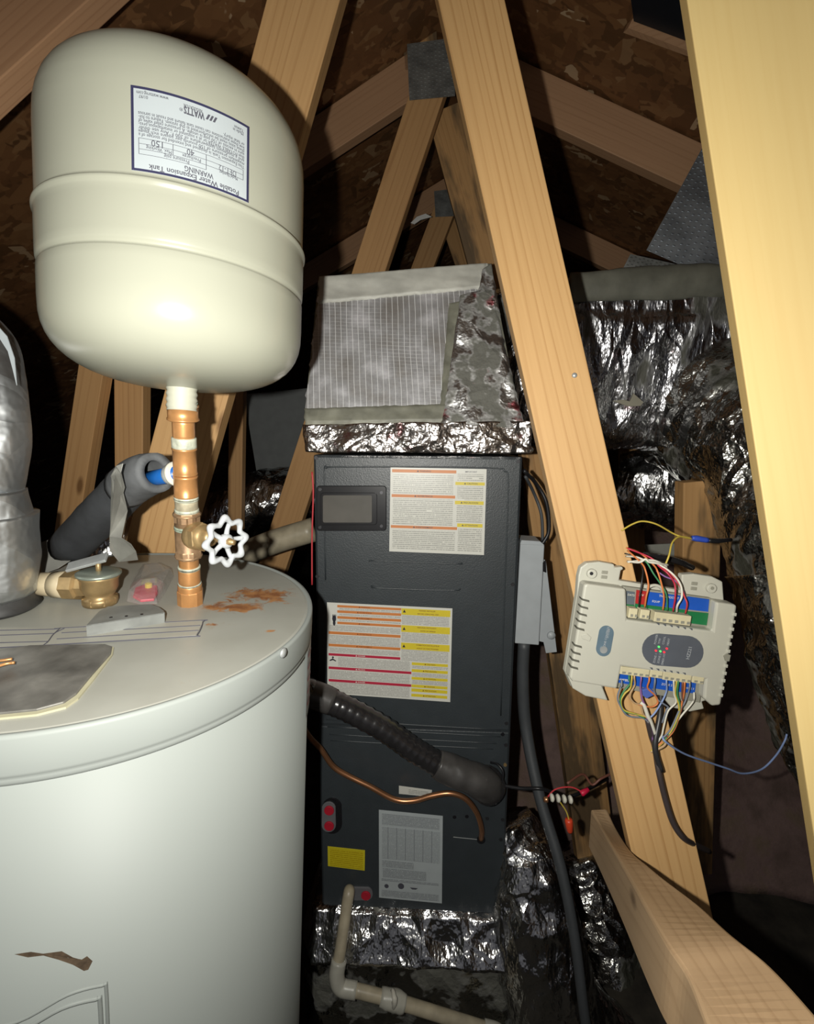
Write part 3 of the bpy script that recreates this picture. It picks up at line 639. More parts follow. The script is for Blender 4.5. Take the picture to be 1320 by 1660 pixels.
lv = obj('lever', slab(vb+UP*.053+V3((-.042, 0, -.002)), vb+UP*.064+V3((.010, .004, .001)), .008, .0022, UP+V3((0, -.6, 0))), STEEL, t, bevel=.001)
obj('lever_pin', sweep([vb+UP*.044, vb+UP*.060], .0035, 10, 0), BRASS, t, smooth=True)
sd = V3((-1, .12, -.02)).normalized(); ob = vb+UP*.026
obj('outlet', lathe(ob, sd, [(.016, .008), (.017, .026), (.021, .028), (.021, .046), (.017, .048)], 8), BRASS, t)
t = thing('drain_pipe', 'cream plastic drain pipe leaving the brass relief valve to the left', 'pipe', ob+sd*.05)
obj('pipe', sweep([ob+sd*.046, ob+sd*.075, ob+sd*.11], .0165, 20, 0), CREAM, t, smooth=True)
obj('socket', sweep([ob+sd*.044, ob+sd*.066], .0185, 20, 0), CREAM, t, smooth=True)

# ------------------------------------------------------------------ copper riser and valve
cb = plH.P(309, 978); ax = TB-cb
t = thing('copper_riser', 'copper pipe riser with gate valve standing on the heater under the tank', 'pipe', cb)
def atp(py):      # parameter along the riser at image row
    lo_, hi_ = 0.0, 1.0
    for _ in range(30):
        m = (lo_+hi_)/2; q = cb+ax*m-CAMP; d = q.y*CP-q.z*SP; y = 830-F*(q.y*SP+q.z*CP)/d
        if y > py: lo_ = m
        else: hi_ = m
    return lo_
L_ = ax.length; an_ = ax.normalized()
def seg(name, y0, y1, r0, mat, n=28, extra=None, lip=.0):
    h0, h1_ = atp(y0)*L_, atp(y1)*L_
    pr = extra(h0, h1_) if extra else [(r0*.96, h0), (r0+lip, h0+.001), (r0+lip, h0+.003), (r0, h0+.0035), (r0, h1_-.0035), (r0+lip, h1_-.003), (r0+lip, h1_-.001), (r0*.96, h1_)]
    return obj(name, lathe(cb, an_, pr, n), mat, t, smooth=n > 12)
seg('pipe', 985, 645, .0128, COPPER)
seg('threaded_fitting', 981, 955, .0172, COPPER, 10)
seg('coupling', 957, 946, .0158, COPPER)
seg('solder_ring', 948, 944, .0152, SOLDER)
seg('coupling', 944, 921, .0142, COPPER)
seg('solder_ring', 922, 917, .0147, SOLDER)
vbdy = seg('valve_body', 902, 831, .0160, BRONZE, lip=.0015)
seg('valve_collar', 903, 890, .0172, BRONZE, 8); seg('valve_collar', 845, 829, .0172, BRONZE, 8)
seg('solder_ring', 858, 851, .0166, plain('flux_green', (.30, .36, .28), .6, .1, var=.3, vs=90))
seg('solder_ring', 831, 824, .0150, SOLDER); seg('solder_ring', 811, 804, .0150, SOLDER); seg('pipe_band', 826, 810, .0142, GREENP)
seg('tee_fitting', 805, 770, .0145, COPPER, lip=.0005); seg('tee_fitting', 770, 725, .0142, COPPER, lip=.0008)
seg('solder_ring', 726, 709, .0148, SOLDER)
seg('coupling', 709, 682, .0132, COPPER)
seg('threaded_fitting', 682, 655, .0178, COPPER, 28, lip=.001)
seg('thread_seal', 656, 650, .0172, plain('seal_green', (.30, .38, .30), .6, var=.3, vs=90))
# bonnet + handwheel
vc = cb+ax*atp(866); wd = V3((.84, -.54, .0)).normalized()
obj('bonnet', lathe(vc+wd*.006, wd, [(.013, 0), (.0175, .006), (.0185, .010), (.0185, .016), (.015, .018), (.016, .022), (.0165, .030), (.012, .032), (.010, .038), (.0105, .044), (.006, .046)], 20), BRASS, t, smooth=True)
obj('packing_nut', hexring(vc+wd*.006, wd, .0195, .018, .029), BRASS, t)
obj('stem', sweep([vc+wd*.04, vc+wd*.095], .0035, 12, 0), BRASS, t, smooth=True)
wc = vc+wd*.080; we1, we2, _ = frame(wd)
Rw = .0262; n = 96; ns = 10; vs, fs = [], []
for i in range(n):
    th = 2*math.pi*i/n; rr_ = Rw*(1+.12*math.cos(8*th)); rd = we1*math.cos(th)+we2*math.sin(th)
    tr_ = .0044*(1+.15*math.cos(8*th))
    for k in range(ns):
        a = 2*math.pi*k/ns; vs.append(wc+rd*(rr_+tr_*math.cos(a))+wd*(tr_*.9*math.sin(a)))
for i in range(n):
    for k in range(ns): fs.append((i*ns+k, i*ns+(k+1) % ns, ((i+1) % n)*ns+(k+1) % ns, ((i+1) % n)*ns+k))
G = [(vs, fs), lathe(wc, wd, [(.008, -.006), (.009, -.004), (.009, .003), (.006, .005)], 20)]
for k in range(5):
    th = 2*math.pi*k/5+.3; rd = we1*math.cos(th)+we2*math.sin(th); G.append(sweep([wc+rd*.006-wd*.002, wc+rd*.016-wd*.003, wc+rd*.027], [.0036, .003, .0032], 8, 3))
wh = obj('handwheel', join(*G), WHEELM, t, smooth=True)
obj('wheel_nut', hexring(wc, wd, .0048, .004, .0085), BRASS, wh)
obj('stem_tip', sweep([wc+wd*.008, wc+wd*.0115], .0018, 10, 0), BRASS, wh)

# side branch: blue pipe, foam insulation
tb_ = cb+ax*atp(765)
t = thing('blue_branch_pipe', 'short blue plastic pipe with a white ring joining the copper riser from the left', 'pipe', tb_)
bd = (V(245, 776, .66)-tb_).normalized()
obj('pipe', sweep([tb_+bd*.012, tb_+bd*.075], .0105, 20, 0), BLUE, t, smooth=True)
obj('white_ring', lathe(tb_, bd, [(.0135, .015), (.016, .016), (.016, .020), (.0125, .021)], 24), WHTW, t, smooth=True)
obj('steel_ring', lathe(tb_, bd, [(.0125, .022), (.0135, .023), (.0135, .028), (.0125, .029)], 24), STEEL, t, smooth=True)
t = thing('pipe_insulation', 'charcoal foam pipe insulation sloping down left from the blue pipe', 'insulation', V(230, 770, .67))
ip = [V(254, 766, .655), V(232, 772, .67), V(205, 790, .70)]
d1 = .035
def foamtube(path, ro, ri, n=24, sm=5):
    a = sweep(path, ro, n, sm, cap=False, disp=lambda q: .0015*noise.noise(q*60)); b2 = sweep(path, ri, n, sm, cap=False); k = len(a[0]); m = len(a[0])//n
    g = join(a, b2); f = list(g[1])
    for i in range(n): f.append((i, (i+1) % n, k+(i+1) % n, k+i)); q = (m-1)*n; f.append((q+i, q+(i+1) % n, k+q+(i+1) % n, k+q+i))
    return g[0], f
obj('elbow_sleeve', foamtube(ip, [.027, .030, .030], .017), RUBG, t, smooth=True)
obj('long_sleeve', foamtube([V(212, 785, .70), V(170, 828, .74), V(112, 888, .80)], [.029, .031, .031], .012), RUB, t, smooth=True)
t_ = Pl(V(205, 830, .64), (1, 0, 0), (0, .1, -1))
fp = [(198, 754), (208, 750), (207, 765), (204, 790), (196, 800), (199, 830), (207, 868), (222, 878), (225, 892), (219, 910), (186, 914), (184, 890), (188, 866), (184, 820), (185, 790), (190, 770)]
vs, fs = t_.prism(fp, 0, .0012); vs = [v+V3((0, .014*math.sin(v.z*70), 0)) for v in vs]
obj('tape_flap', (vs, fs), TAPEG, None, label='loose grey tape strip hanging from the foam insulation onto the heater', cat='tape', bevel=.0003)
sq_ = Pl(V(100, 900, .78), (1, .2, 0), (0, -.5, -1))
obj('tape_scrap', sq_.prism([(66, 880), (84, 874), (123, 904), (95, 922), (68, 932)], 0, .002), TAPEG, None, label='crumpled grey tape scrap lying behind the drain pipe left of the foam', cat='tape', bevel=.0004)
# bag with tag
t = thing('plastic_bag', 'small clear plastic bag holding a red tag on the heater top', 'bag', plH.P(235, 960))
bp = [(206, 976), (214, 948), (232, 918), (262, 915), (278, 925), (282, 935), (268, 962), (255, 980), (228, 981)]
q = [plH.ab(*p) for p in bp]; cx = sum(a for a, b in q)/len(q); cy = sum(b for a, b in q)/len(q); vs = [plH.pt(a, b, .001) for a, b in q]; kq = len(q)
for f_, hh in ((.86, .012), (.5, .02)):
    for i, (a, b2) in enumerate(q): vs.append(plH.pt(cx+(a-cx)*f_+random.uniform(-.003, .003), cy+(b2-cy)*f_+random.uniform(-.003, .003), hh+random.uniform(-.004, .005)))
vs.append(plH.pt(cx, cy, .018)); fs = []
for r_ in range(2):
    for i in range(kq): fs.append((r_*kq+i, r_*kq+(i+1) % kq, (r_+1)*kq+(i+1) % kq, (r_+1)*kq+i))
for i in range(kq): fs.append((2*kq+i, 2*kq+(i+1) % kq, 3*kq))
bag = obj('film', (vs, fs), CLEAR, t)
obj('red_tag', plH.prism([(216, 972), (220, 958), (236, 953), (255, 955), (256, 966), (250, 977), (228, 979)], .002, .006), RED, t, bevel=.001)
obj('yellow_cap', lathe(plH.P(241, 952, .006), HA, [(.005, 0), (.005, .006), (.0001, .007)], 12), YEL, t)

# vent pipe wrapped with tape, left edge
def dn(a, f): return lambda q: a*(noise.noise(q*f)+.5*noise.noise(q*f*2.3))
vbse = plH.P(-14, 985); vt = V(-30, 470, .62)
t = thing('vent_pipe', 'silver tape-wrapped vent pipe rising at the left edge of the heater', 'pipe', vbse)
obj('collar', lathe(vbse, HA, [(.052, 0), (.054, .004), (.046, .010), (.044, .03)], 40, dn(.002, 40)), plain('collar_black', (.03, .03, .03), .5, var=.5), t, smooth=True)
pth = [vbse+HA*.01, vbse+HA*.13, V(-12, 760, .625), V(-18, 640, .63), V(-30, 560, .64), V(-80, 470, .68)]
obj('taped_wrap', sweep([vbse+HA*.018, vbse+HA*.07, vbse+HA*.125], [.050, .056, .058], 48, 14, disp=dn(.003, 22)), DUCTTAPE, t, smooth=True)
obj('taped_wrap', sweep([vbse+HA*.115, vbse+HA*.155], [.053, .048], 48, 14, disp=dn(.003, 22)), DUCTTAPE, t, smooth=True)
obj('foil_sleeve', sweep([vbse+HA*.15, V(-16, 700, .63), V(-22, 630, .63), V(-50, 560, .64), V(-120, 500, .68)], [.043, .043, .042, .05, .05], 48, 12, disp=dn(.0025, 18)), DUCTTAPE, t, smooth=True)
obj('liner_flap', (lambda p: p.prism([(-10, 520), (12, 545), (24, 580), (28, 625), (22, 600), (14, 570), (0, 548), (-14, 540)], 0, .0012))(Pl(V(10, 580, .575), (1, 0, 0), (0, 0, -1))), LABW, t)

# ------------------------------------------------------------------ air handler
o = CAMP+V3((-.2011, 1.0628, -.0442)); X = V3((math.cos(-.0457), math.sin(-.0457), -.0086)).normalized(); D = V3((0, -.0064, -1)); D = (D-X*D.dot(X)).normalized()
plC = Pl(o, X, D); CW, CH = .445, 1.11
t = cab = thing('air_handler', 'tall charcoal air handler cabinet with warning labels and foil above and below', 'air handler', plC.pt(CW/2, CH, -.2))
obj('cabinet_body', plC.prism([(0, 0), (CW, 0), (CW, CH), (0, CH)], -.36, -.002, False), CAB2, t, bevel=.004)
yS = plC.ab(670, 1180)[1]
up_ = obj('upper_panel', plC.prism([(.004, .004), (CW-.004, .004), (CW-.004, yS-.003), (.004, yS-.003)], -.004, .001, False), CAB, t, bevel=.002)
lo2 = obj('lower_panel', plC.prism([(.004, yS+.003), (CW-.004, yS+.003), (CW-.004, CH-.002), (.004, CH-.002)], -.004, .001, False), CAB, t, bevel=.002)
def ridge(pts, r=.0018, par=up_): return obj('pressed_ridge', line(plC, pts, r, off=.0005, seg=8), CAB, par, smooth=True)
ridge([(528, 940), (526, 770), (530, 760), (540, 757), (700, 757), (805, 759), (818, 764), (824, 776), (822, 860), (818, 960), (812, 1160)])
ridge([(601, 910), (610, 909), (740, 914), (744, 912)]); ridge([(606, 948), (612, 953), (735, 957), (744, 953)])
for a_, b2 in (((529, 1166), (812, 1183)), ((531, 1178), (812, 1194)), ((534, 1190), (805, 1205)), ((536, 1200), (800, 1214))):
    ridge([a_, ((a_[0]+b2[0])/2, (a_[1]+b2[1])/2+.5), b2], .0016, cab)
for x, y in ((513, 742), (840, 748), (515, 934), (831, 947), (821, 1172), (820, 1207), (819, 1239), (815, 1328), (812, 1360), (790, 1326)):
    obj('screw', join(plC.disc(x, y, .0042, .0008, .003, 10), plC.disc(x, y, .0028, .003, .0042, 6)), SCREW if y != 1239 else BRASS, cab)
for x, y in ((737, 1324), (757, 1323), (815, 1190)): obj('knockout_hole', plC.disc(x, y, .0045, .0008, .0018, 12), BLK, cab)
obj('slot_mark', line(plC, [(735, 1357), (775, 1361)], .0008, off=.0015), STEEL, cab)
# viewing window
def rrect(x0, y0, x1, y1, r, sk=0):
    pts = []
    for cx_, cy_, a0_ in ((x1-r, y0+r, -90), (x1-r, y1-r, 0), (x0+r, y1-r, 90), (x0+r, y0+r, 180)):
        for k in range(5): a = math.radians(a0_+k*22.5); pts.append((cx_+r*math.cos(a), cy_+r*math.sin(a)+sk*(cx_-x0)))
    return pts
wf = obj('window_frame', plC.prism(rrect(514, 787, 627, 860, 5), .001, .006), BLK, cab, bevel=.0015)
obj('window_bezel', plC.prism(rrect(521, 798, 612, 850, 5), .006, .009), BLK, wf, bevel=.001)
obj('window_lens', plC.prism(rrect(525, 802, 604, 846, 3), .009, .0102), LENS, wf, bevel=.0005)
for x, y in ((619, 798), (619, 852), (520, 793), (520, 854)): obj('screw', plC.disc(x, y, .0035, .006, .008, 10), SCREW, wf)

def label_(name, quad, mat, parent, off=.0012, label=None):
    q = [plC.ab(*p) for p in quad]
    def st(s, t_, n_=0): a = [(1-s)*(1-t_)*q[0][i]+s*(1-t_)*q[1][i]+s*t_*q[2][i]+(1-s)*t_*q[3][i] for i in (0, 1)]; return plC.pt(a[0], a[1], off+n_)
    wm = math.hypot(q[1][0]-q[0][0], q[1][1]-q[0][1]); hm = math.hypot(q[3][0]-q[0][0], q[3][1]-q[0][1])
    def R_(s0, t0, s1, t1, n_): 
        c = [(s0, t0), (s1, t0), (s1, t1), (s0, t1)]; return [st(*k, n_) for k in c], [(0, 1, 2, 3)], [(k[0]*wm, -k[1]*hm) for k in c]
    a = [st(*k, 0) for k in ((0, 0), (1, 0), (1, 1), (0, 1))]; b2 = [st(*k, .0005) for k in ((0, 0), (1, 0), (1, 1), (0, 1))]
    po = obj(name, hexa(a, b2), mat, parent, label=label)
    return po, st, R_, wm, hm
def bars(name, R_, rects, mat, par, n_=.0009):
    for r_ in rects: g = R_(*r_, n_); obj(name, (g[0], g[1]), mat, par, uv=g[2])
def ltext(st, wm, hm, items, mat, par, name='heading_print'):
    G = []
    for s, cs, ct_, size in items:
        v, f = text2d(s, size, 'CENTER', .01); G.append(([st(cs+x/wm, ct_-y/hm, .0014) for x, y in v], f))
    return obj(name, join(*G), mat, par)
WHT = plain('label_paper', (.60, .60, .55), .4, var=.02)
L1, st, R_, wm, hm = label_('warning_label', [(633.5, 757.5), (789, 760.5), (784.7, 899.5), (631.3, 893.5)], WHT, cab, label='upper warning label with orange and yellow headings')
bars('fine_print', R_, [(.03, .07, .66, .30), (.03, .36, .66, .665), (.03, .73, .69, .97), (.70, .06, .97, .14), (.70, .2, .97, .36), (.70, .42, .97, .62), (.72, .69, .97, .97)], FP_W, L1)
bars('orange_heading', R_, [(.016, .02, .687, .056), (.016, .312, .682, .346), (.012, .68, .71, .713)], ORG, L1)
bars('yellow_heading', R_, [(.68, .152, .985, .188), (.68, .37, .98, .412), (.71, .634, .975, .677)], YEL, L1)
ltext(st, wm, hm, [('▲ WARNING', .35, .038, .0050), ('▲ ADVERTENCIA', .35, .329, .0050), ('▲ AVERTISSEMENT', .35, .697, .0050), ('▲ CAUTION', .84, .17, .0050), ('▲ PRECAUCION', .83, .391, .0050), ('▲ ATTENTION', .84, .656, .0050), ('IMPORTANT', .84, .035, .0045)], INK, L1)
L2, st, R_, wm, hm = label_('warning_label', [(530.5, 976), (733.5, 986), (730, 1137.5), (531, 1123.5)], WHT, cab, label='lower wide warning label with orange, red and yellow bands')
bars('fine_print', R_, [(.02, .235, .59, .30), (.02, .345, .585, .437), (.02, .48, .585, .54), (.09, .585, .67, .688), (.02, .73, .67, .828), (.02, .865, .67, .985), (.6, .09, .975, .195), (.6, .275, .975, .38), (.6, .46, .975, .58), (.10, .05, .59, .075), (.1, .108, .59, .135), (.1, .17, .59, .195), (.69, .625, .975, .66), (.69, .7, .975, .745), (.69, .782, .975, .83)], FP_W2, L2)
bars('orange_heading', R_, [(.083, .022, .595, .047), (.083, .078, .595, .105), (.083, .14, .595, .167), (.083, .2, .595, .226), (.012, .308, .592, .338), (.012, .443, .592, .472)], ORG, L2)
bars('red_heading', R_, [(.012, .547, .592, .574), (.012, .695, .683, .723), (.012, .834, .683, .862)], CRIM, L2)
bars('yellow_heading', R_, [(.597, .023, .985, .09), (.597, .2, .985, .272), (.597, .386, .985, .457)]+[(.685, a_, .975, b2) for a_, b2 in ((.592, .622), (.665, .697), (.75, .78), (.833, .865), (.876, .912), (.935, .967))], YEL, L2)
ltext(st, wm, hm, [('▲ '+s, .30, y, .0042) for s, y in (('WARNING', .035), ('ADVERTENCIA', .092), ('AVERTISSEMENT', .154), ('WARNING', .213), ('ADVERTENCIA', .323), ('AVERTISSEMENT', .458))]+[('▲ '+s, .83, y, .0042) for s, y in (('CAUTION', .607), ('PRECAUCION', .681), ('ATTENTION', .765), ('CAUTION', .849), ('PRECAUCION', .894), ('ATTENTION', .951))]
      + [('TRAINED INSTALLER', .80, .040, .0040), ('BEFORE OPERATING UNIT', .81, .073, .0040), ('PERSONAL INSTALADO', .80, .218, .0040), ('ANTES DE OPERAR', .81, .253, .0040), ('FORMATION INSTALLATEUR', .81, .404, .0040), ('AVANT DE FONCTIONNER', .81, .439, .0040)], plain('heading_brown', (.16, .05, .02), .5), L2)
ltext(st, wm, hm, [('▲ DANGER', .27, .56, .0042), ('▲ PELIGRO', .27, .709, .0042), ('▲ DANGER', .27, .848, .0042)], WHT, L2, 'white_heading_print')
G = []
for s_, t0, rs, rt in ((.058, .17, .016, .035), (.058, .215, .011, .03)): G.append(([st(s_+rs*math.cos(k*math.pi/6), t0+rt*math.sin(k*math.pi/6), .0012) for k in range(12)], [tuple(range(12))]))
for k in range(4): G.append(R_(.044+.008*k, .125, .049+.008*k, .16, .0012)[:2])
G.append(([st(.047+.008*math.cos(k*math.pi/5), .592+.012*math.sin(k*math.pi/5), .0012) for k in range(10)], [tuple(range(10))]))
G.append(([st(*p, .0012) for p in ((.018, .625), (.045, .603), (.075, .627), (.068, .635), (.047, .622), (.024, .634))], [(0, 1, 4, 5), (1, 2, 3, 4)]))
for a_ in ((.62, .05), (.62, .235), (.62, .42)): G.append(([st(a_[0], a_[1]-.016, .0012), st(a_[0]+.012, a_[1]+.016, .0012), st(a_[0]-.012, a_[1]+.016, .0012)], [(0, 1, 2)]))
obj('warning_symbols', join(*G), BLACK, L2)
L3, st, R_, wm, hm = label_('rating_plate', [(614.5, 1312), (718, 1322), (716.5, 1463.5), (614.8, 1454)], plain('rating_paper', (.42, .46, .47), .45, var=.03), cab, label='grey-white rating plate with a printed table')
bars('fine_print', R_, [(.05, .03, .95, .16), (.05, .56, .55, .64), (.06, .65, .75, .76), (.04, .77, .95, .80), (.04, .90, .95, .98)], FP_R, L3)
bars('printed_table', R_, [(.05, .18, .96, .54)], FP_T, L3)
G = []
for s_, t0, r0 in ((.12, .855, .035), (.35, .84, .05)): G.append(([st(s_+r0*math.cos(k*math.pi/6), t0+r0*.7*math.sin(k*math.pi/6), .0012) for k in range(12)], [tuple(range(12))]))
G.append(([st(*p, .0012) for p in ((.49, .845), (.62, .845), (.585, .865), (.525, .865))], [(0, 1, 2, 3)]))
for g in G: obj('certification_mark', g, INK, L3)
L4, st, R_, wm, hm = label_('serial_label', [(647, 1273), (700.5, 1280), (699, 1291), (647, 1286)], WHT, cab)
bars('fine_print', R_, [(.3, .2, .9, .8)], FP_W, L4)
L5, st, R_, wm, hm = label_('caution_sticker', [(531.5, 1371), (592, 1377.5), (591.5, 1410.5), (532, 1403)], plain('sticker_yellow', (.60, .52, .02), .45, var=.04), cab)
bars('fine_print', R_, [(.06, .08, .95, .95)], FP_Y, L5)
# service plugs
def stadium(cx_, cy_, w_, h_):
    r = min(w_, h_)/2; pts = []
    for k in range(20):
        a = 2*math.pi*k/20; dx = math.cos(a)*r; dy = math.sin(a)*r
        pts.append((cx_+dx+(math.copysign(w_/2-r, dx) if w_ > h_ else 0), cy_+dy+(math.copysign(h_/2-r, dy) if h_ > w_ else 0)))
    return pts
PLUGG = plain('plug_grey', (.13, .13, .14), .45)
g_ = obj('plug_gasket', plC.prism(stadium(539, 1321, 32, 58), .0008, .004), BLK, cab, bevel=.001)
pp = obj('plug_plate', plC.prism(stadium(534, 1321, 23, 49), .004, .0075), PLUGG, cab, bevel=.001)
for y in (1309, 1334): obj('red_plug', plC.disc(535, y, .0118, .0075, .012, 20), REDB, pp, bevel=.001)
pp = obj('plug_plate', plC.prism(stadium(583, 1446, 44, 21), .001, .006), PLUGG, cab, bevel=.001)
obj('red_plug', plC.disc(594, 1447, .0118, .006, .0105, 20), REDB, pp, bevel=.001)

# suction line and copper line
def CPt(px, py, n=0): return plC.P(px, py, n)
t = thing('suction_hose', 'black taped and ribbed refrigerant hose crossing the cabinet to a taped elbow', 'hose', CPt(700, 1220, .04))
sp_ = [CPt(455, 1095, .09), CPt(515, 1128, .07), CPt(560, 1148, .065), CPt(620, 1180, .06), CPt(670, 1215, .055), CPt(716, 1242, .05)]
obj('ribbed_hose', sweep(sp_, [.027, .027, .026, .026, .026, .026], 28, 14, wobble=lambda s, a: 1+.05*math.sin(s*150)), BLKT, t, smooth=True)
obj('smooth_wrap', sweep([CPt(495, 1120, .074), CPt(520, 1130, .07), CPt(538, 1138, .068)], [.029, .029, .028], 28, 4), BLKM, t, smooth=True)
obj('taped_elbow', sweep([CPt(708, 1238, .05), CPt(728, 1247, .05), CPt(752, 1256, .05), CPt(775, 1265, .046), CPt(790, 1275, .03), CPt(792, 1277, 0.0)], [.029, .033, .034, .036, .036, .030], 28, 6, disp=dn(.0022, 35)), BLKM, t, smooth=True)
obj('end_collar', sweep([CPt(790, 1272, .034), CPt(791, 1274, .024)], .04, 28, 0, disp=dn(.002, 40)), BLKT, t, smooth=True)
t = thing('liquid_line', 'bare bent copper tube crossing the cabinet below the black hose', 'pipe', CPt(650, 1295, .02))
obj('tube', sweep([CPt(470, 1140, .10), CPt(500, 1192, .06), CPt(520, 1214, .045), CPt(540, 1242, .038), CPt(565, 1258, .034), CPt(600, 1275, .034), CPt(640, 1296, .034), CPt(670, 1298, .034), CPt(700, 1290, .034), CPt(730, 1286, .034), CPt(755, 1295, .032), CPt(773, 1318, .028), CPt(781, 1345, .018), CPt(780, 1360, .0)], .0062, 14, 6), COPPER2, t, smooth=True)
obj('line_end', plC.disc(780, 1360, .010, .001, .004, 16), BLK, t)
# black control wires by the elbow to the wire nuts
def wire(name, pts, r, mat, label, cat='wire', group=None, sm=6): return obj(name, sweep(pts, r, 8, sm), mat, None, smooth=True, label=label, cat=cat, group=group)
wire('control_cable', [CPt(796, 1236, .004), CPt(808, 1240, .02), CPt(816, 1256, .03), CPt(806, 1292, .03), CPt(797, 1300, .012), CPt(800, 1296, .004)], .0028, BLKW, 'thin black cable looped at the end of the taped elbow', 'cable')
wire('control_cable', [CPt(810, 1272, .03), CPt(845, 1278, .03), CPt(880, 1279, .03), V(918, 1292, 1.05), V(955, 1278, 1.1), V(985, 1262, 1.15)], .004, BLKW, 'black cable running right from the hose elbow to the wire nuts', 'cable')
# wire nuts cluster
t = thing('wire_splice', 'bundle of pale wire coils and an orange wire nut hanging right of the cabinet', 'wire splice', V(910, 1296, .98))
for k in range(4): obj('coil', lathe(V(895+k*10, 1293+k*1, .98), V3((1, .1, 0)), [(.0065, -.003), (.0085, 0), (.0065, .003)], 12), WHTW, t, smooth=True)
obj('lead', sweep([V(885, 1296, .99), V(900, 1280, .98), V(925, 1276, .98), V(945, 1284, .98)], .0014, 6), REDW, t); obj('lead', sweep([V(908, 1300, .98), V(918, 1315, .98), V(923, 1330, .98)], .0014, 6), YELW, t)
obj('wire_nut', lathe(V(922, 1328, .98), V3((.15, 0, -1)), [(.0065, 0), (.008, .004), (.0075, .014), (.006, .026), (.004, .030)], 12), plain('nut_orange', (.62, .06, .02), .4), t, smooth=True)
obj('wire_nut', lathe(V(942, 1287, .98), V3((1, .2, .5)), [(.005, 0), (.006, .003), (.004, .018)], 12), RED, t, smooth=True)
obj('wire_nut', lathe(V(888, 1296, .98), V3((-1, 0, 0)), [(.0055, 0), (.006, .002), (.0045, .008)], 12), COPPER2, t, smooth=True)
wire('spare_cable', [V(920, 1270, 1.0), V(945, 1255, 1.03), V(960, 1272, 1.03), V(975, 1262, 1.03), V(1000, 1250, 1.05)], .0025, BRNW, 'brown tangled cable end just right of the wire nuts', 'cable')
wire('thermostat_wire', [CPt(506, 765, .012), CPt(508, 800, .015), CPt(506, 870, .015), CPt(506, 948, .02)], .0018, REDW, 'thin red wire hanging along the left edge of the cabinet')

# drain line
t = thing('condensate_drain', 'off-white plastic drain pipe bending from the cabinet plug across the lower foil box', 'pipe', CPt(548, 1590, .06))
obj('pipe', sweep([CPt(566, 1444, .0), CPt(566, 1446, .022), CPt(562, 1470, .035), CPt(555, 1520, .065), CPt(548, 1565, .086)], [.0125, .0135, .0135, .0135, .0135], 20, 6), PVCY, t, smooth=True)
el = [CPt(550, 1556, .084), CPt(546, 1582, .094), CPt(553, 1600, .098), CPt(578, 1606, .10)]
obj('elbow', sweep(el, [.0175, .018, .018, .0175], 24, 6), PVC, t, smooth=True)
obj('pipe', sweep([CPt(572, 1604, .10), CPt(640, 1622, .10), CPt(800, 1672, .10)], .0145, 20, 6), PVCY, t, smooth=True)
obj('coupling', sweep([CPt(617, 1616, .10), CPt(640, 1622, .10), CPt(656, 1627, .10)], [.0185, .0215, .0185], 24, 5, disp=dn(.002, 60)), PVC, t, smooth=True)
obj('glue_smear', sweep([CPt(636, 1604, .104), CPt(640, 1622, .122), CPt(636, 1642, .106)], [.004, .007, .004], 10, 5, disp=dn(.002, 80)), WHTW, t, smooth=True)
obj('elbow', sweep([CPt(785, 1667, .10), CPt(808, 1675, .10), CPt(818, 1692, .06), CPt(818, 1730, .065)], [.0175, .018, .018, .0175], 24, 6), PVC, t, smooth=True)

# ------------------------------------------------------------------ foil things
def ridged(q, f, a, asp=(1, 1, 1)):
    p = V3((q[0]*asp[0], q[1]*asp[1], q[2]*asp[2]))*f
    return a*((1-abs(noise.noise(p))*2)*.6+(1-abs(noise.noise(p*2.1+V3((5, 1, 2))))*2)*.3+(1-abs(noise.noise(p*4.7))*2)*.15)
# collar under the plenum: crinkled band around the top of the cabinet
def boxring(corners_top, corners_bot, nu, nv, disp):
    vs, fs = [], []; m = len(corners_top)
    rows = nv+1; per = []
    for j in range(rows):
        w = j/nv; c = [a.lerp(b2, w) for a, b2 in zip(corners_top, corners_bot)]; cen = sum(c, V3())/m
        for k in range(m):
            for i in range(nu):
                p = c[k].lerp(c[(k+1) % m], i/nu); dr_ = (p-cen); e = (c[(k+1) % m]-c[k]); nn_ = e.cross(V3((0, 0, 1))).normalized()
                if nn_.dot(p-cen) < 0: nn_ = -nn_
                vs.append(p+nn_*disp(p)+V3((0, 0, disp(p+V3((3, 1, 0)))*.4)))
    n_ = m*nu
    for j in range(nv):
        for k in range(n_): fs.append((j*n_+k, j*n_+(k+1) % n_, (j+1)*n_+(k+1) % n_, (j+1)*n_+k))
    fs.append(tuple(range(n_))); fs.append(tuple(range(nv*n_, (nv+1)*n_))[::-1])
    return vs, fs
ct_ = [plC.P(493, 690, .010), plC.P(862, 684, .010), plC.P0(862, 684, -.42), plC.P0(493, 690, -.42)]
cb_ = [plC.P(500, 735, .012), plC.P(858, 737, .012), plC.P0(858, 737, -.42), plC.P0(500, 735, -.42)]
obj('foil_collar', boxring(ct_, cb_, 110, 16, lambda p: ridged(p, 15, .010)), FOILC, None, smooth=True, label='crinkled shiny foil tape band between cabinet and supply box', cat='foil tape')
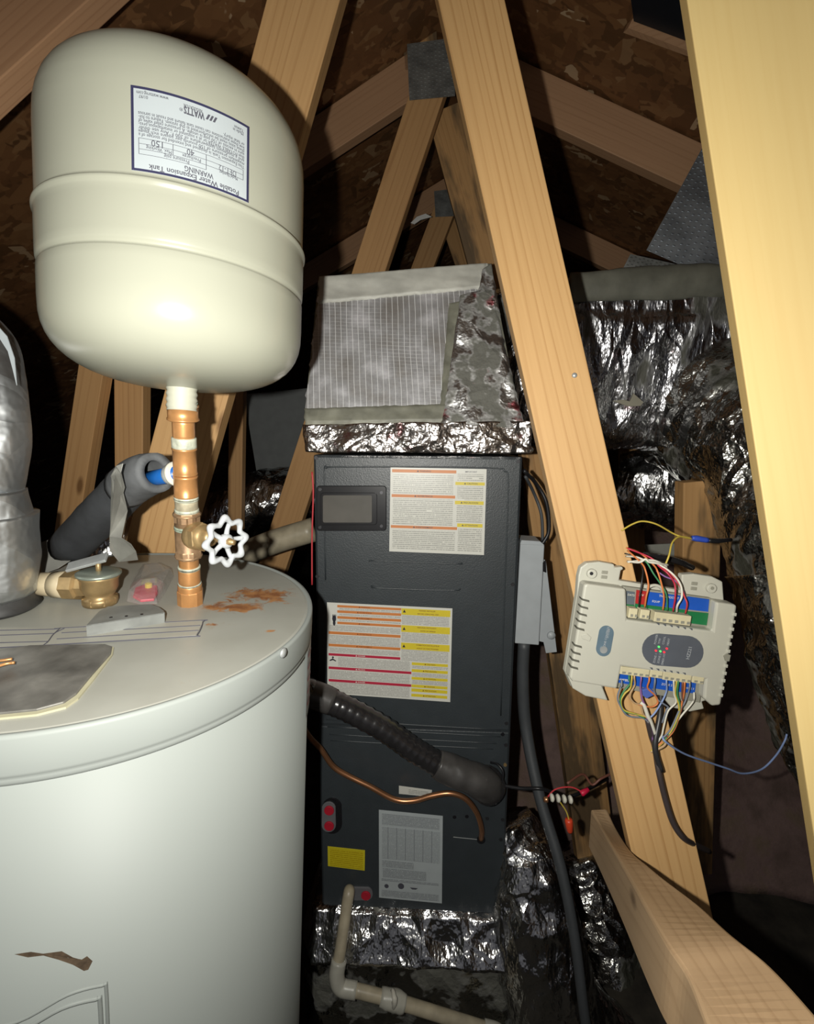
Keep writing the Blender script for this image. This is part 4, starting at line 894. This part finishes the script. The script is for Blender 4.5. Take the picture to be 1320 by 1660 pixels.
# supply plenum
n_top, n_bot = -.10, -.012
f_ = [plC.P(517, 452, 0)+plC.n*0 for _ in (0,)]
tl = U(516, 449, 1.17); trr = U(796, 426, 1.15); br = plC.P(846, 688, .0); bl = plC.P(493, 672, .0)
plP_ = Pl(bl, br-bl, tl-bl); trr = hit(796, 426, plP_.o, plP_.n)
t = plen = thing('supply_plenum', 'foil faced supply air box with threads and mastic edges above the cabinet', 'duct box', plC.P(670, 690, -.2))
bk = V3((0, .34, 0))
obj('box_core', hexa([bl, br, br+bk, bl+bk], [tl, trr, trr+bk*.8, tl+bk*.8]), MASTIC2, t, bevel=.004)
plP = Pl(bl, br-bl, tl-bl)
def face(name, poly, mat, par, n0=.0, amp=.0, f=20, step=.006, th=.002, M=True, asp=(1, 1, 1)):
    # crinkled sheet covering a px quad (tl,tr,br,bl) on plane plP
    q = [plP.ab(*p) for p in poly]
    w_ = math.hypot(q[1][0]-q[0][0], q[1][1]-q[0][1]); h_ = math.hypot(q[3][0]-q[0][0], q[3][1]-q[0][1]); nu = max(2, int(w_/step)); nv = max(2, int(h_/step)); vs = []; fs = []
    for j in range(nv+1):
        for i in range(nu+1):
            s, w = i/nu, j/nv
            a = [(1-s)*(1-w)*q[0][k]+s*(1-w)*q[1][k]+s*w*q[2][k]+(1-s)*w*q[3][k] for k in (0, 1)]
            e = min(s, 1-s)*nu; e2_ = min(w, 1-w)*nv; k_ = min(1, e, e2_) if th else 1
            ed = .25*step*noise.noise(V3((a[0]*80, a[1]*80, 3)))*(3 if k_ < 1 else 0)
            dd = n0+(ridged((a[0], a[1], 0), f, amp, asp) if amp else 0)
            vs.append(V3((a[0]+ed, a[1]+ed, max(.0002, dd) if k_ >= 1 else .0002)))
    for j in range(nv):
        for i in range(nu): k = j*(nu+1)+i; fs.append((k, k+1, k+nu+2, k+nu+1))
    return obj(name, (vs, fs), mat, par, M=plP.M, smooth=True)
face('foil_facing', [(516, 480), (780, 462), (742, 668), (494, 668)], FSK, t, .0012, .0008, 12, .01)
face('mastic_strip', [(516, 449), (791, 427), (793, 468), (517, 494)], MASTIC, t, .005, .003, 22, .004, asp=(.4, 1, 1))
face('mastic_strip', [(493, 662), (735, 652), (850, 664), (852, 692), (494, 692)][:1]+[(735, 654), (735, 690), (494, 692)], MASTIC2, t, .005, .003, 25, .004, asp=(.4, 1, 1))
face('mastic_strip', [(727, 492), (748, 488), (738, 662), (712, 664)], MASTIC2, t, .004, .003, 25, .004)
face('foil_tape', [(745, 480), (798, 470), (852, 700), (712, 690)], FOILT, t, .006, .008, 14, .0035, asp=(1, .5, 1))
face('foil_tape', [(780, 440), (797, 428), (812, 520), (770, 500)], FOILT, t, .006, .008, 18, .0035)
# supply duct going right, behind the long board
t = thing('supply_duct', 'dark crinkled foil duct running right from the supply box behind the long board', 'duct', V(1060, 600, 1.2))
Yd = 1.2
c1 = U(852, 590, Yd+.17); c2 = U(1000, 592, Yd+.17); c3 = U(1130, 590, Yd+.16); c4 = U(1215, 590, Yd+.15)
hgt = (U(1000, 452, Yd).z-U(1000, 735, Yd).z)/2
obj('wrap', sweep([U(835, 596, Yd+.14), c1, c2, c3, c4, U(1235, 590, Yd+.07)], [hgt*.9, hgt, hgt, hgt, hgt, hgt*.9], 120, 26, power=7, ab=(1, .85), up=(0, 0, 1), disp=lambda q: ridged(q, 9, .016, (1.4, 1, .55)) if q.z < EYE+.27 else ridged(q, 9, .003)), FOILD, t, smooth=True)
md_ = Pl(U(1000, 455, Yd-.03), (1, 0, 0), (0, 0, -1))
obj('mastic_edge', sweep([U(925, 466, Yd-.02), U(1000, 462, Yd-.02), U(1080, 458, Yd-.02), U(1160, 455, Yd-.02), U(1210, 458, Yd-.02)], [.030, .036, .037, .036, .028], 16, 10, ab=(1, .4), disp=dn(.004, 14)), plain('mastic_dark', (.125, .125, .10), .55, var=.25, vs=20, bmp=.4, bs=60), t, smooth=True)
obj('torn_paper', (lambda p: p.prism([(992, 650), (1010, 648), (1020, 651), (1026, 638), (1034, 645), (1042, 652), (1038, 658), (1018, 659)], 0, .004))(Pl(U(1020, 650, Yd-.065), (1, 0, 0), (0, 0, -1))), plain('torn_cream', (.26, .245, .19), .6), t)
# hanging wrap at the right: elbow then flex going down
def fold(q): return ridged(q, 8, .022, (1, 1, .6))+ridged(q, 22, .006)
t = thing('flexible_duct', 'large crumpled black-silver flexible duct dropping down the right side', 'duct', V(1260, 900, 1.05))
obj('upper_bend', sweep([V(1120, 650, 1.33), V(1195, 675, 1.22), V(1270, 740, 1.10), V(1305, 840, 1.04), V(1322, 960, 1.0)], [.17, .18, .17, .14, .125], 90, 26, disp=fold), FOILB, t, smooth=True)
obj('lower_run', sweep([V(1300, 920, 1.01), V(1325, 1010, .99), V(1352, 1110, .97), V(1400, 1220, .96), V(1475, 1360, .95)], [.118, .115, .112, .112, .112], 72, 24, disp=fold), FOILB, t, smooth=True)
obj('flexible_duct', sweep([V(1000, 790, 1.55), V(1075, 795, 1.5), V(1150, 800, 1.45), V(1230, 820, 1.42)], [.10, .115, .11, .10], 60, 22, disp=lambda q: ridged(q, 11, .016)), FOILF, None, smooth=True, label='small crumpled foil duct behind the upright post under the dark duct', cat='duct')
obj('flexible_duct', sweep([V(320, 880, 2.05), V(400, 825, 2.0), V(470, 805, 2.0), V(560, 805, 2.0)], [.11, .12, .11, .11], 60, 22, disp=lambda q: ridged(q, 11, .018)), FOILF, None, smooth=True, label='crumpled foil duct in the dark between the copper riser and the cabinet', cat='duct')
obj('insulated_pipe', sweep([V(380, 905, 1.45), V(440, 880, 1.45), V(510, 858, 1.45)], .036, 20, 6), PVCY, None, smooth=True, label='pale pipe behind the cabinet left edge, low behind the heater', cat='pipe')
obj('flexible_duct', sweep([V(130, 940, 1.0), V(165, 895, 1.02), V(200, 860, 1.05), V(260, 850, 1.1)], [.06, .055, .05, .05], 40, 16, disp=lambda q: ridged(q, 20, .01)), FOILF, None, smooth=True, label='small glittering foil duct behind the black foam insulation', cat='duct')
obj('grey_duct_board', (lambda p: p.prism([(398, 640), (500, 630), (500, 770), (420, 775)], 0, .02))(Pl(V(450, 700, 2.1), (1, 0, 0), (0, 0, -1))), plain('duct_board_grey', (.13, .14, .14), .7), None, label='dim grey board in the back between tank and foil box', cat='board')
# return plenum under the cabinet
fl_ = [plC.pt(-.012, CH+.001, .006), plC.pt(CW+.008, CH+.001, .006)]
a_t = [fl_[0], fl_[1], plC.pt(CW+.008, CH+.001, -.38), plC.pt(-.012, CH+.001, -.38)]
hgt2 = a_t[0].z-.003
t = thing('return_plenum', 'foil and mastic covered return air box under the cabinet', 'duct box', plC.pt(CW/2, CH+hgt2, -.2))
obj('box_wrap', boxring([v+V3((0, 0, -.0)) for v in a_t], [V3((v.x, v.y, .004)) for v in a_t], 90, 60, lambda p: .035*min(1, (a_t[0].z-p.z)/.07)+ridged(p, 10, .006, (1, 1, .7))), FOILP, t, smooth=True)
a_b = [v-V3((0, 0, .085)) for v in a_t]
obj('foil_band', boxring([v+V3((v.x*.01, 0, -.001)) for v in a_t], [v+plC.n*.055*(1 if i < 2 else 0) for i, v in enumerate(a_b)], 80, 18, lambda p: .006+ridged(p, 12, .009, (1, 1, .6))), FOILF, t, smooth=True)
# crumpled flex duct on the floor to the right of the cabinet
obj('flexible_duct', sweep([V(820, 1330, 1.25), V(858, 1420, 1.22), V(868, 1520, 1.22), V(905, 1640, 1.25), V(1010, 1760, 1.3)], [.055, .085, .105, .11, .12], 80, 26, disp=lambda q: ridged(q, 13, .016, (1, 1, .6))), FOILF, None, smooth=True, label='bright crumpled foil flexible duct at the lower right corner of the cabinet', cat='duct')
obj('flexible_duct', sweep([V(930, 1380, 1.6), V(960, 1480, 1.55), V(980, 1600, 1.5), V(1060, 1760, 1.45)], [.08, .10, .12, .13], 70, 24, disp=lambda q: ridged(q, 12, .018, (1, 1, .6))), FOILB, None, smooth=True, label='darker crumpled flexible duct on the floor, between conduit and rough board', cat='duct')
# insulation blanket behind on the right
G_ = []
vs, fs = [], []; nu, nv = 60, 50
for j in range(nv+1):
    for i in range(nu+1):
        x = .25+1.9*i/nu; z = .02+1.25*j/nv; q = V3((x, 1.42+.45*z+.3*max(0, .75-x)+.10*noise.noise(V3((x*2, z*2, 0)))+.03*noise.noise(V3((x*7, z*7, 1))), z)); vs.append(q)
k0 = len(vs); vs += [v+V3((0, .08, 0)) for v in vs[:k0]]
for j in range(nv):
    for i in range(nu):
        k = j*(nu+1)+i; fs.append((k, k+1, k+nu+2, k+nu+1)); fs.append((k0+k, k0+k+nu+1, k0+k+nu+2, k0+k+1))
for i in range(nu): fs.append((i, k0+i, k0+i+1, i+1)); k = nv*(nu+1)+i; fs.append((k, k+1, k0+k+1, k0+k))
obj('insulation_blanket', (vs, fs), INS, None, smooth=True, label='dim purplish brown insulation blanket standing behind the controller and post', cat='insulation')

# ------------------------------------------------------------------ disconnect box and conduit
plD = Pl(U(860, 960, 1.07), V3((1, -.05, 0)), V3((0, 0, -1)))
t = thing('disconnect_box', 'light grey steel disconnect box with its door hanging open beside the cabinet', 'electrical box', plD.P(855, 1043))
obj('box_body', plD.prism([(844, 882), (883, 884), (874, 1046), (835, 1043)], -.08, 0), GREYB, t, bevel=.002)
obj('box_top', plD.prism([(846, 876), (876, 878), (883, 884), (844, 882)], -.06, -.002), GREYB, t)
obj('door', plD.prism([(882, 908), (888, 912), (906, 1062), (888, 1064), (884, 1046), (876, 1044), (878, 960)], -.02, -.016), GREYB, t, bevel=.0008)
obj('door', plD.prism([(886, 905), (893, 925), (901, 1042), (884, 1046)], -.06, -.055), plain('door_inside', (.14, .15, .15), .5), t)
obj('latch', plD.prism([(880, 912), (884, 908), (885, 928), (880, 926)], -.0, .002), BLK, t)
obj('hinge_bump', lathe(plD.P(894, 1030, -.016), -plD.n*-1, [(.010, 0), (.009, .003), (.0001, .005)], 16), GREYB, t, smooth=True)
wire('conduit', [plD.P(850, 1040, -.03), plD.P(848, 1100, -.03), U(853, 1180, 1.09), U(875, 1290, 1.03), U(908, 1400, .965), U(932, 1520, .91), U(950, 1660, .87), U(975, 1800, .85)], [.0145, .0145, .0145, .0135, .0125, .0115, .011, .011], GREYC, 'dark grey flexible conduit dropping from the disconnect box to the floor', 'conduit')
wire('power_cable', [CPt(850, 763, -.01), U(870, 785, 1.1), U(886, 815, 1.1), U(890, 860, 1.1), U(878, 884, 1.1)], .0042, BLKW, 'black cable curving from the cabinet top corner to the disconnect box', 'cable')
wire('power_cable', [CPt(852, 772, -.03), U(866, 800, 1.12), U(878, 835, 1.12), U(880, 880, 1.12)], .0036, GREYC, 'second grey cable close behind the black one above the disconnect box', 'cable')

# ------------------------------------------------------------------ zone controller
plZ = Pl(V(1055, 1040, .700), V3((math.cos(math.radians(8.3)), 0, -math.sin(math.radians(8.3)))), V3((0, -.02, -1)))
def z4(x, y): return (900+x/4.258, 890+y/4.258)
def Z(pts, n0, n1): return plZ.prism([z4(*p) for p in pts], n0, n1)
t = zc = thing('zone_controller', 'off-white plastic wiring controller screwed aslant on the long pine board', 'controller', plZ.P(1055, 1040, -.02))
back = [(180, 200), (195, 140), (240, 108), (330, 100), (430, 118), (436, 140), (490, 135), (495, 155), (478, 160), (465, 230), (900, 300), (905, 190), (990, 185), (1120, 205), (1190, 240), (1200, 380), (1110, 1060), (1045, 1080), (1060, 1130), (960, 1150), (830, 1120), (780, 1060), (775, 1000), (430, 940), (350, 955), (370, 1055), (210, 1020), (125, 970), (85, 870), (170, 330)]
obj('back_plate', Z(back, -.022, -.010), PLAST, zc, bevel=.002)
body_ = [(185, 240), (200, 225), (470, 262), (478, 470), (1060, 548), (1085, 350), (1190, 365), (1225, 372), (1222, 400), (1115, 1055), (1060, 1060), (1050, 1055), (1000, 1010), (1010, 880), (440, 790), (410, 945), (110, 895), (85, 870), (90, 840)]
obj('cover', Z(body_, -.012, .010), PLAST, zc, bevel=.003)
obj('lower_ear', Z([(90, 880), (330, 950), (372, 1055), (215, 1022), (128, 970)], -.012, -.002), PLAST, zc, bevel=.002)
obj('cover_tray', Z([(480, 262), (1090, 345), (1080, 550), (470, 480)], -.012, -.003), PLASTD, zc, bevel=.001)
obj('cover_tray', Z([(430, 785), (1040, 865), (1010, 1070), (410, 960)], -.012, -.003), PLASTD, zc, bevel=.001)
# printed colour fields in trays
def field(pts, mat, nm='print_field'): return obj(nm, Z(pts, -.003, -.0015), mat, zc)
field([(500, 292), (555, 300), (550, 388), (496, 380)], PGRY); field([(568, 285), (636, 295), (628, 390), (560, 378)], PRED)
field([(650, 298), (915, 330), (908, 420), (640, 388)], PBLUE); field([(922, 330), (1070, 350), (1062, 436), (916, 420)], PBLUE)
field([(560, 380), (648, 390), (640, 480), (552, 470)], PGRN, 'circuit_board'); field([(640, 390), (915, 425), (908, 445), (636, 412)], PGRN, 'circuit_board'); field([(914, 432), (1064, 446), (1052, 530), (912, 512)], PGRN, 'circuit_board'); field([(492, 383), (552, 390), (548, 476), (486, 466)], PGRN, 'circuit_board')
field([(425, 838), (690, 880), (680, 970), (412, 920)], PBLUE); field([(695, 880), (865, 908), (858, 992), (690, 966)], PBLUE); field([(868, 905), (980, 920), (968, 1000), (860, 990)], PBLUE)
def term(x0, y0, x1, y1, h, n, mat=TERM):
    o_ = obj('terminal_block', Z([(x0, y0), (x1, y1), (x1-8*h/50, y1+h), (x0-8*h/50, y0+h)], -.003, .010), mat, zc, bevel=.0008)
    G = []
    for k in range(n):
        u = (k+.5)/n; cx_, cy_ = x0+(x1-x0)*u, y0+(y1-y0)*u; w_ = (x1-x0)/n*.28
        G.append(Z([(cx_-w_, cy_+h*.58), (cx_+w_, cy_+h*.58+2), (cx_+w_-2, cy_+h*.86), (cx_-w_-2, cy_+h*.86)], .0098, .0106))
    obj('terminal_slots', join(*G), PLASTD, o_); return o_
term(494, 392, 552, 398, 66, 2); term(572, 400, 634, 408, 62, 2); term(668, 418, 916, 448, 66, 6)
term(436, 790, 632, 815, 52, 5); term(638, 812, 722, 824, 50, 2); term(726, 824, 918, 850, 56, 5); term(926, 852, 1004, 864, 48, 2)
# vents: slots along left & ribs along right
for k in range(10):
    if 4.4 < k < 5.2: continue
    y0 = 325+k*49+(18 if k > 4 else 0); x0 = 178-k*8.5
    obj('vent_slot', Z([(x0-12, y0), (x0+38, y0+12), (x0+40, y0+26), (x0-10, y0+12)], .0, .0112), plain('slot_dark', (.09, .088, .07), .5) if k == 0 else bpy.data.materials['slot_dark'], zc)
for k in range(12):
    y0 = 420+k*50; x0 = 1212-k*8.3; obj('edge_rib', Z([(x0-16, y0), (x0+6, y0+4), (x0+2, y0+26), (x0-20, y0+22)], .004, .0118), PLAST, zc, bevel=.0005)
obj('snap_notch', Z([(1130, 715), (1150, 700), (1175, 708), (1165, 750), (1140, 748)], .006, .0122), PLASTD, zc)
obj('snap_notch', Z([(160, 570), (200, 560), (232, 590), (220, 618), (170, 600)], .0, .0115), PLAST, zc, bevel=.001)
for x, y in ((265, 178), (1098, 280), (160, 925), (262, 948)):
    bo = obj('screw_boss', plZ.disc(*z4(x, y), .0068 if y < 500 else .005, -.010, -.004, 20), PLAST, zc, bevel=.0012)
    if y < 500: obj('screw_hole', plZ.disc(*z4(x-6 if x < 500 else x, y-4), .0025, -.004, -.0034, 12), SCREW if x < 500 else PLASTD, bo)
for x, y in ((362, 172), (358, 205), (990, 250), (985, 285)): obj('knockout', Z([(x-20, y-12), (x+22, y-8), (x+18, y+14), (x-24, y+10)], -.010, -.0085), PLASTD, zc, bevel=.0006)
# oval pads
def ovalpad(p, q, r):
    a = V3((*p, 0)); b2 = V3((*q, 0)); d = (b2-a).normalized(); nn_ = V3((-d.y, d.x, 0)); pts = []
    for k in range(13): an2 = math.pi/2-math.pi*k/12; pts.append(b2+(d*math.cos(an2)+nn_*math.sin(an2))*r)
    for k in range(13): an2 = -math.pi/2-math.pi*k/12; pts.append(a+(d*math.cos(an2)+nn_*math.sin(an2))*r)
    return [(v.x, v.y) for v in pts]
pad = obj('indicator_pad', Z(ovalpad((685, 672), (885, 688), 108), .0100, .0112), SLATE, zc)
pad2 = obj('brand_pad', Z(ovalpad((333, 560), (314, 668), 50), .0100, .0112), plain('pad_blue', (.10, .15, .19), .4), zc)
obj('brand_badge', plZ.disc(*z4(313, 672), .0052, .0112, .0124, 20), STEEL, pad2)
def ztext(s, x, y, size, ang, mat, par, nm='printed_text', align='CENTER'):
    a, b2 = plZ.ab(*z4(x, y)); v, f = text2d(s, size, align, .01); ca, sa = math.cos(ang), math.sin(ang); out = []
    for u, w in v: out.append(plZ.pt(a+u*ca+w*sa, b2+u*sa-w*ca, .0122))
    return obj(nm, (out, f), mat, par)
LT = plain('pad_text', (.32, .34, .36), .5)
ztext('HZ221', 893, 692, .0068, -math.pi/2, LT, pad)
for s, x, y in (('POWER', 668, 600), ('Y/W', 692, 612), ('COOL', 722, 608), ('HEAT', 752, 618), ('ZONE 1', 662, 728), ('ZONE 2', 690, 730), ('EMER HT', 718, 735)): ztext(s, x, y, .0042, -math.pi/2, LT, pad)
ztext('ZONE CONTROL', 330, 588, .0042, -math.pi/2, LT, pad2); ztext('SYSTEM', 345, 560, .0040, -math.pi/2, LT, pad2)
for x, y, m_ in ((688, 652, LEDG), (698, 682, LEDG), (668, 678, LEDR), (742, 664, LEDR), (724, 688, LEDR)): obj('indicator_light', plZ.disc(*z4(x, y), .0014, .0112, .0124, 10), m_, pad)
for x, y in [(685+i*45, 492+i*7) for i in range(6)]+[(640+i*45, 795+i*7) for i in range(6)]: obj('terminal_mark', Z([(x-12, y), (x+8, y+2), (x+10, y+14), (x+4, y+14)], .0100, .0108), SLATE, zc)
def wtext(s, x, y, size, ang=math.radians(0), mat=WHTW):
    a, b2 = plZ.ab(*z4(x, y)); v, f = text2d(s, size, 'CENTER', .01); return obj('printed_text', ([plZ.pt(a+u*math.cos(ang)+w*math.sin(ang), b2+u*math.sin(ang)-w*math.cos(ang), -.0012) for u, w in v], f), mat, zc)
for s, x, y, g_ in (('THERMOSTAT', 790, 335, .0045), ('EQUIP', 700, 365, .004), ('24V', 598, 320, .0045), ('DATS', 528, 320, .004), ('DAMPER', 470, 905, .004), ('ZONE 1', 520, 915, .004), ('ZONE 2', 775, 940, .0045), ('ZONE 3', 930, 965, .004)): wtext(s, x, y, g_)
obj('blue_clip', Z([(590, 960), (640, 945), (690, 985), (620, 1020), (596, 1000)], .0, .006), plain('clip_blue', (.07, .12, .40), .4), zc, bevel=.001)
obj('cable_loop', sweep([plZ.P(*z4(640, 290), .0), plZ.P(*z4(650, 262), .002), plZ.P(*z4(690, 250), .002), plZ.P(*z4(730, 265), .002), plZ.P(*z4(745, 300), 0)], .0022, 8), PLAST, zc, smooth=True)
def zw(pts, r, mat, label, k=.004):
    P_ = []
    for q in pts:
        x, y = q[:2]; n_ = q[2] if len(q) > 2 else k; P_.append(plZ.P(*z4(x, y), n_))
    return wire('controller_wire', P_, r, mat, label, 'wire', None)
# upper wires
zw([(580, 400, .006), (585, 330, .012), (600, 220, .01), (605, 130, .0), (560, 60, -.02), (480, 30, -.03)], .0011, BLKW, 'black wire from the left top terminal block of the controller')
zw([(620, 400, .006), (630, 330, .012), (645, 250, .012), (625, 150, .01), (595, 95, .0), (500, 10, -.02)], .0012, ORGW, 'orange wire into the second small terminal block from the left')
zw([(745, 420, .006), (752, 340, .012), (740, 260, .012), (710, 160, .01), (680, 110, .0), (590, 30, -.02), (490, -10, -.03)], .0012, ORGW, 'orange wire into the first slot of the long upper terminal block')
zw([(775, 425, .006), (770, 320, .012), (735, 250, .01), (680, 170, .008), (630, 90, .0), (560, 50, -.02)], .0011, GRNW, 'green wire reaching the long upper terminal block')
zw([(815, 430, .006), (830, 330, .014), (825, 240, .012), (780, 170, .01), (720, 120, .0), (660, 60, -.01), (500, -5, -.02)], .0012, CRIM, 'red wire into the middle of the long upper terminal block')
zw([(840, 435, .006), (845, 390, .014), (875, 330, .014), (868, 250, .012), (820, 180, .01), (740, 120, .0), (640, 80, -.005), (500, 90, -.01)], .0014, WHTW, 'white wire curving into the long upper terminal block')
zw([(900, 445, .006), (912, 380, .014), (895, 330, .012), (860, 250, .01), (790, 160, .005), (740, 130, .0), (680, 70, -.02)], .0011, REDW, 'pinkish red wire into the last slot of the long upper terminal block')
zw([(700, 150, .0), (760, 190, .006), (830, 220, .008), (880, 280, .006), (905, 340, -.004)], .0011, PURW, 'purple wire arching behind the right end of the upper terminals')
zw([(500, 85, -.02), (580, 92, .0), (625, 70, .004), (650, 90, .004), (720, 100, .002), (780, 110, -.01)], .0016, WHTW, 'white wire tie strand crossing the bundle above the controller')
zw([(490, 50, -.03), (560, 55, -.01), (620, 75, .0), (690, 80, .0), (760, 115, -.005), (770, 130, -.01)], .0014, WHTW, 'pale wire in the bundle leading left behind the long board')
wire('yellow_wire', [V(1008, 860, .73), V(1025, 850, .73), V(1042, 845, .73), V(1065, 850, .73), V(1090, 864, .74), V(1105, 870, .74), V(1125, 874, .74)], .0013, YELW, 'yellow wire arching from behind the long board to the blue crimp')
wire('yellow_wire', [V(1078, 918, .71), V(1085, 900, .71), V(1090, 880, .72), V(1102, 870, .73), V(1122, 873, .74)], .0013, YELW, 'yellow wire rising from the controller bundle to the blue crimp')
t = thing('crimp_connector', 'blue crimp connector on the yellow wires above the controller', 'connector', V(1138, 874, .74))
obj('sleeve', sweep([V(1122, 872, .74), V(1130, 873, .74), V(1148, 876, .74)], [.0035, .0048, .004], 12, 4), plain('crimp_blue', (.03, .07, .40), .4), t, smooth=True)
obj('tail', sweep([V(1148, 876, .74), V(1165, 877, .745), V(1185, 875, .76)], [.0035, .0035, .003], 8, 4), BLKW, t, smooth=True)
wire('control_cable', [V(1045, 900, .73), V(1080, 905, .75), V(1105, 912, .77), V(1122, 920, .8)], .005, BLKT, 'dark taped cable end behind the bundle above the controller', 'cable')
# lower wires
low = [((460, 925), [(455, 950), (432, 1020), (450, 1080), (500, 1150), (600, 1165), (640, 1190)], GRYW, 'grey-blue wire from the leftmost lower terminal of the controller'),
       ((512, 880), [(518, 930), (470, 990), (450, 1050), (480, 1120), (560, 1140), (620, 1170)], GRNW, 'green wire from the left lower terminal block'),
       ((530, 880), [(520, 960), (480, 1000), (455, 1050), (475, 1110), (560, 1140), (640, 1160)], YELW, 'yellow-green wire hugging the green one below the controller'),
       ((548, 870), [(550, 940), (515, 1010), (545, 1060), (590, 1080), (610, 1140), (650, 1180)], TANW, 'tan wire from the left lower terminals'),
       ((595, 880), [(590, 950), (600, 1030), (625, 1090), (630, 1160), (655, 1200), (680, 1360)], PURW, 'purple wire dropping straight below the blue clip'),
       ((650, 890), [(640, 960), (690, 1010), (710, 1060), (670, 1090), (600, 1080), (570, 1070)], ORGW, 'orange wire loop over the pine board below the controller'),
       ((690, 900), [(685, 980), (710, 1040), (780, 1090), (770, 1110), (740, 1200)], GRYW, 'dark grey wire from the centre lower terminals'),
       ((770, 900), [(770, 980), (740, 1050), (690, 1130), (650, 1170)], BLUEW, 'blue-grey wire bending left from the second lower block'),
       ((820, 900), [(822, 1000), (835, 1060), (780, 1120), (750, 1230), (735, 1290), (690, 1360)], WHTW, 'long white wire hanging from the second lower block'),
       ((838, 905), [(830, 1000), (855, 1080), (850, 1150), (800, 1260), (740, 1340), (660, 1395)], YELW, 'pale yellow wire loop hanging lowest below the controller'),
       ((850, 905), [(845, 1000), (862, 1080), (855, 1160), (810, 1250), (745, 1330)], GRNW, 'green wire beside the pale yellow loop on the right'),
       ((880, 915), [(878, 1000), (880, 1060), (862, 1140), (820, 1240), (770, 1300)], BRNW, 'brown wire from the right lower terminals'),
       ((895, 915), [(890, 1000), (872, 1080), (850, 1180), (800, 1280), (680, 1380)], ORGW, 'orange-red wire from the rightmost lower block'),
       ((930, 930), [(918, 1000), (890, 1070), (860, 1110), (800, 1240), (740, 1310)], GRYW, 'grey wire from the last lower terminal'),
       ((960, 1010), [(955, 1050), (925, 1090), (890, 1130), (850, 1180)], WHTW, 'short pale wire under the lower right ear of the controller')]
for a_, pts, m_, l_ in low:
    zw([(a_[0], a_[1]-20, .006), (a_[0], a_[1]+20, .010)]+[(x, y, .006) for x, y in pts], .00125, m_, l_)
zw([(590, 1060, .004), (615, 1080, .006), (640, 1150, .007), (660, 1190, .006), (690, 1280, .004)], .0028, WHTW, 'grey-white cable sheath end over the wire bundle')
zw([(660, 1400, .006), (700, 1385, .008), (750, 1360, .008), (765, 1330, .006), (745, 1310, .006)], .0018, TANW, 'tan hook of wire at the foot of the bundle')
wire('sheathed_cable', [plZ.P(*z4(640, 1180), .004), plZ.P(*z4(665, 1290), .003), plZ.P(*z4(690, 1370), .002), V(1068, 1250, .712), V(1080, 1300, .712), V(1092, 1335, .712), V(1108, 1358, .715), V(1125, 1368, .74), V(1150, 1380, .80)], .0042, plain('sheath_dark', (.045, .035, .035), .45), 'dark sheathed cable running down the long board from the bundle', 'cable')
wire('sheathed_cable', [V(1072, 1120, .725), V(1070, 1160, .72), V(1062, 1210, .712), V(1072, 1250, .712)], .0042, plain('sheath_black', (.02, .02, .022), .4), 'thick black cable sheath behind the lower bundle', 'cable')
wire('blue_wire', [plZ.P(*z4(740, 1290), .004), V(1080, 1203, .71), V(1110, 1222, .73), V(1150, 1236, .76), V(1180, 1246, .78), V(1205, 1254, .80), V(1235, 1247, .82), V(1258, 1225, .83), V(1272, 1202, .84), V(1276, 1190, .84)], .0015, BLUEW, 'pale blue wire sagging right from the controller bundle')
obj('paper_scrap', (lambda p: p.prism([(1045, 883), (1105, 880), (1105, 918), (1050, 905)], 0, .004))(Pl(V(1080, 900, 1.35), (1, 0, 0), (0, 0, -1))), plain('dim_white', (.30, .30, .26), .6), None, label='pale board scrap in the dark behind the controller wires', cat='board')
obj('paper_scrap', (lambda p: p.prism([(666, 362), (676, 352), (690, 347), (700, 352), (682, 357), (672, 364)], 0, .004))(Pl(U(684, 355, 2.2), (1, 0, 0), (0, 0, -1))), plain('scrap_white', (.75, .75, .72), .6), None, label='tiny white paper scrap caught in the far V of web boards', cat='paper')
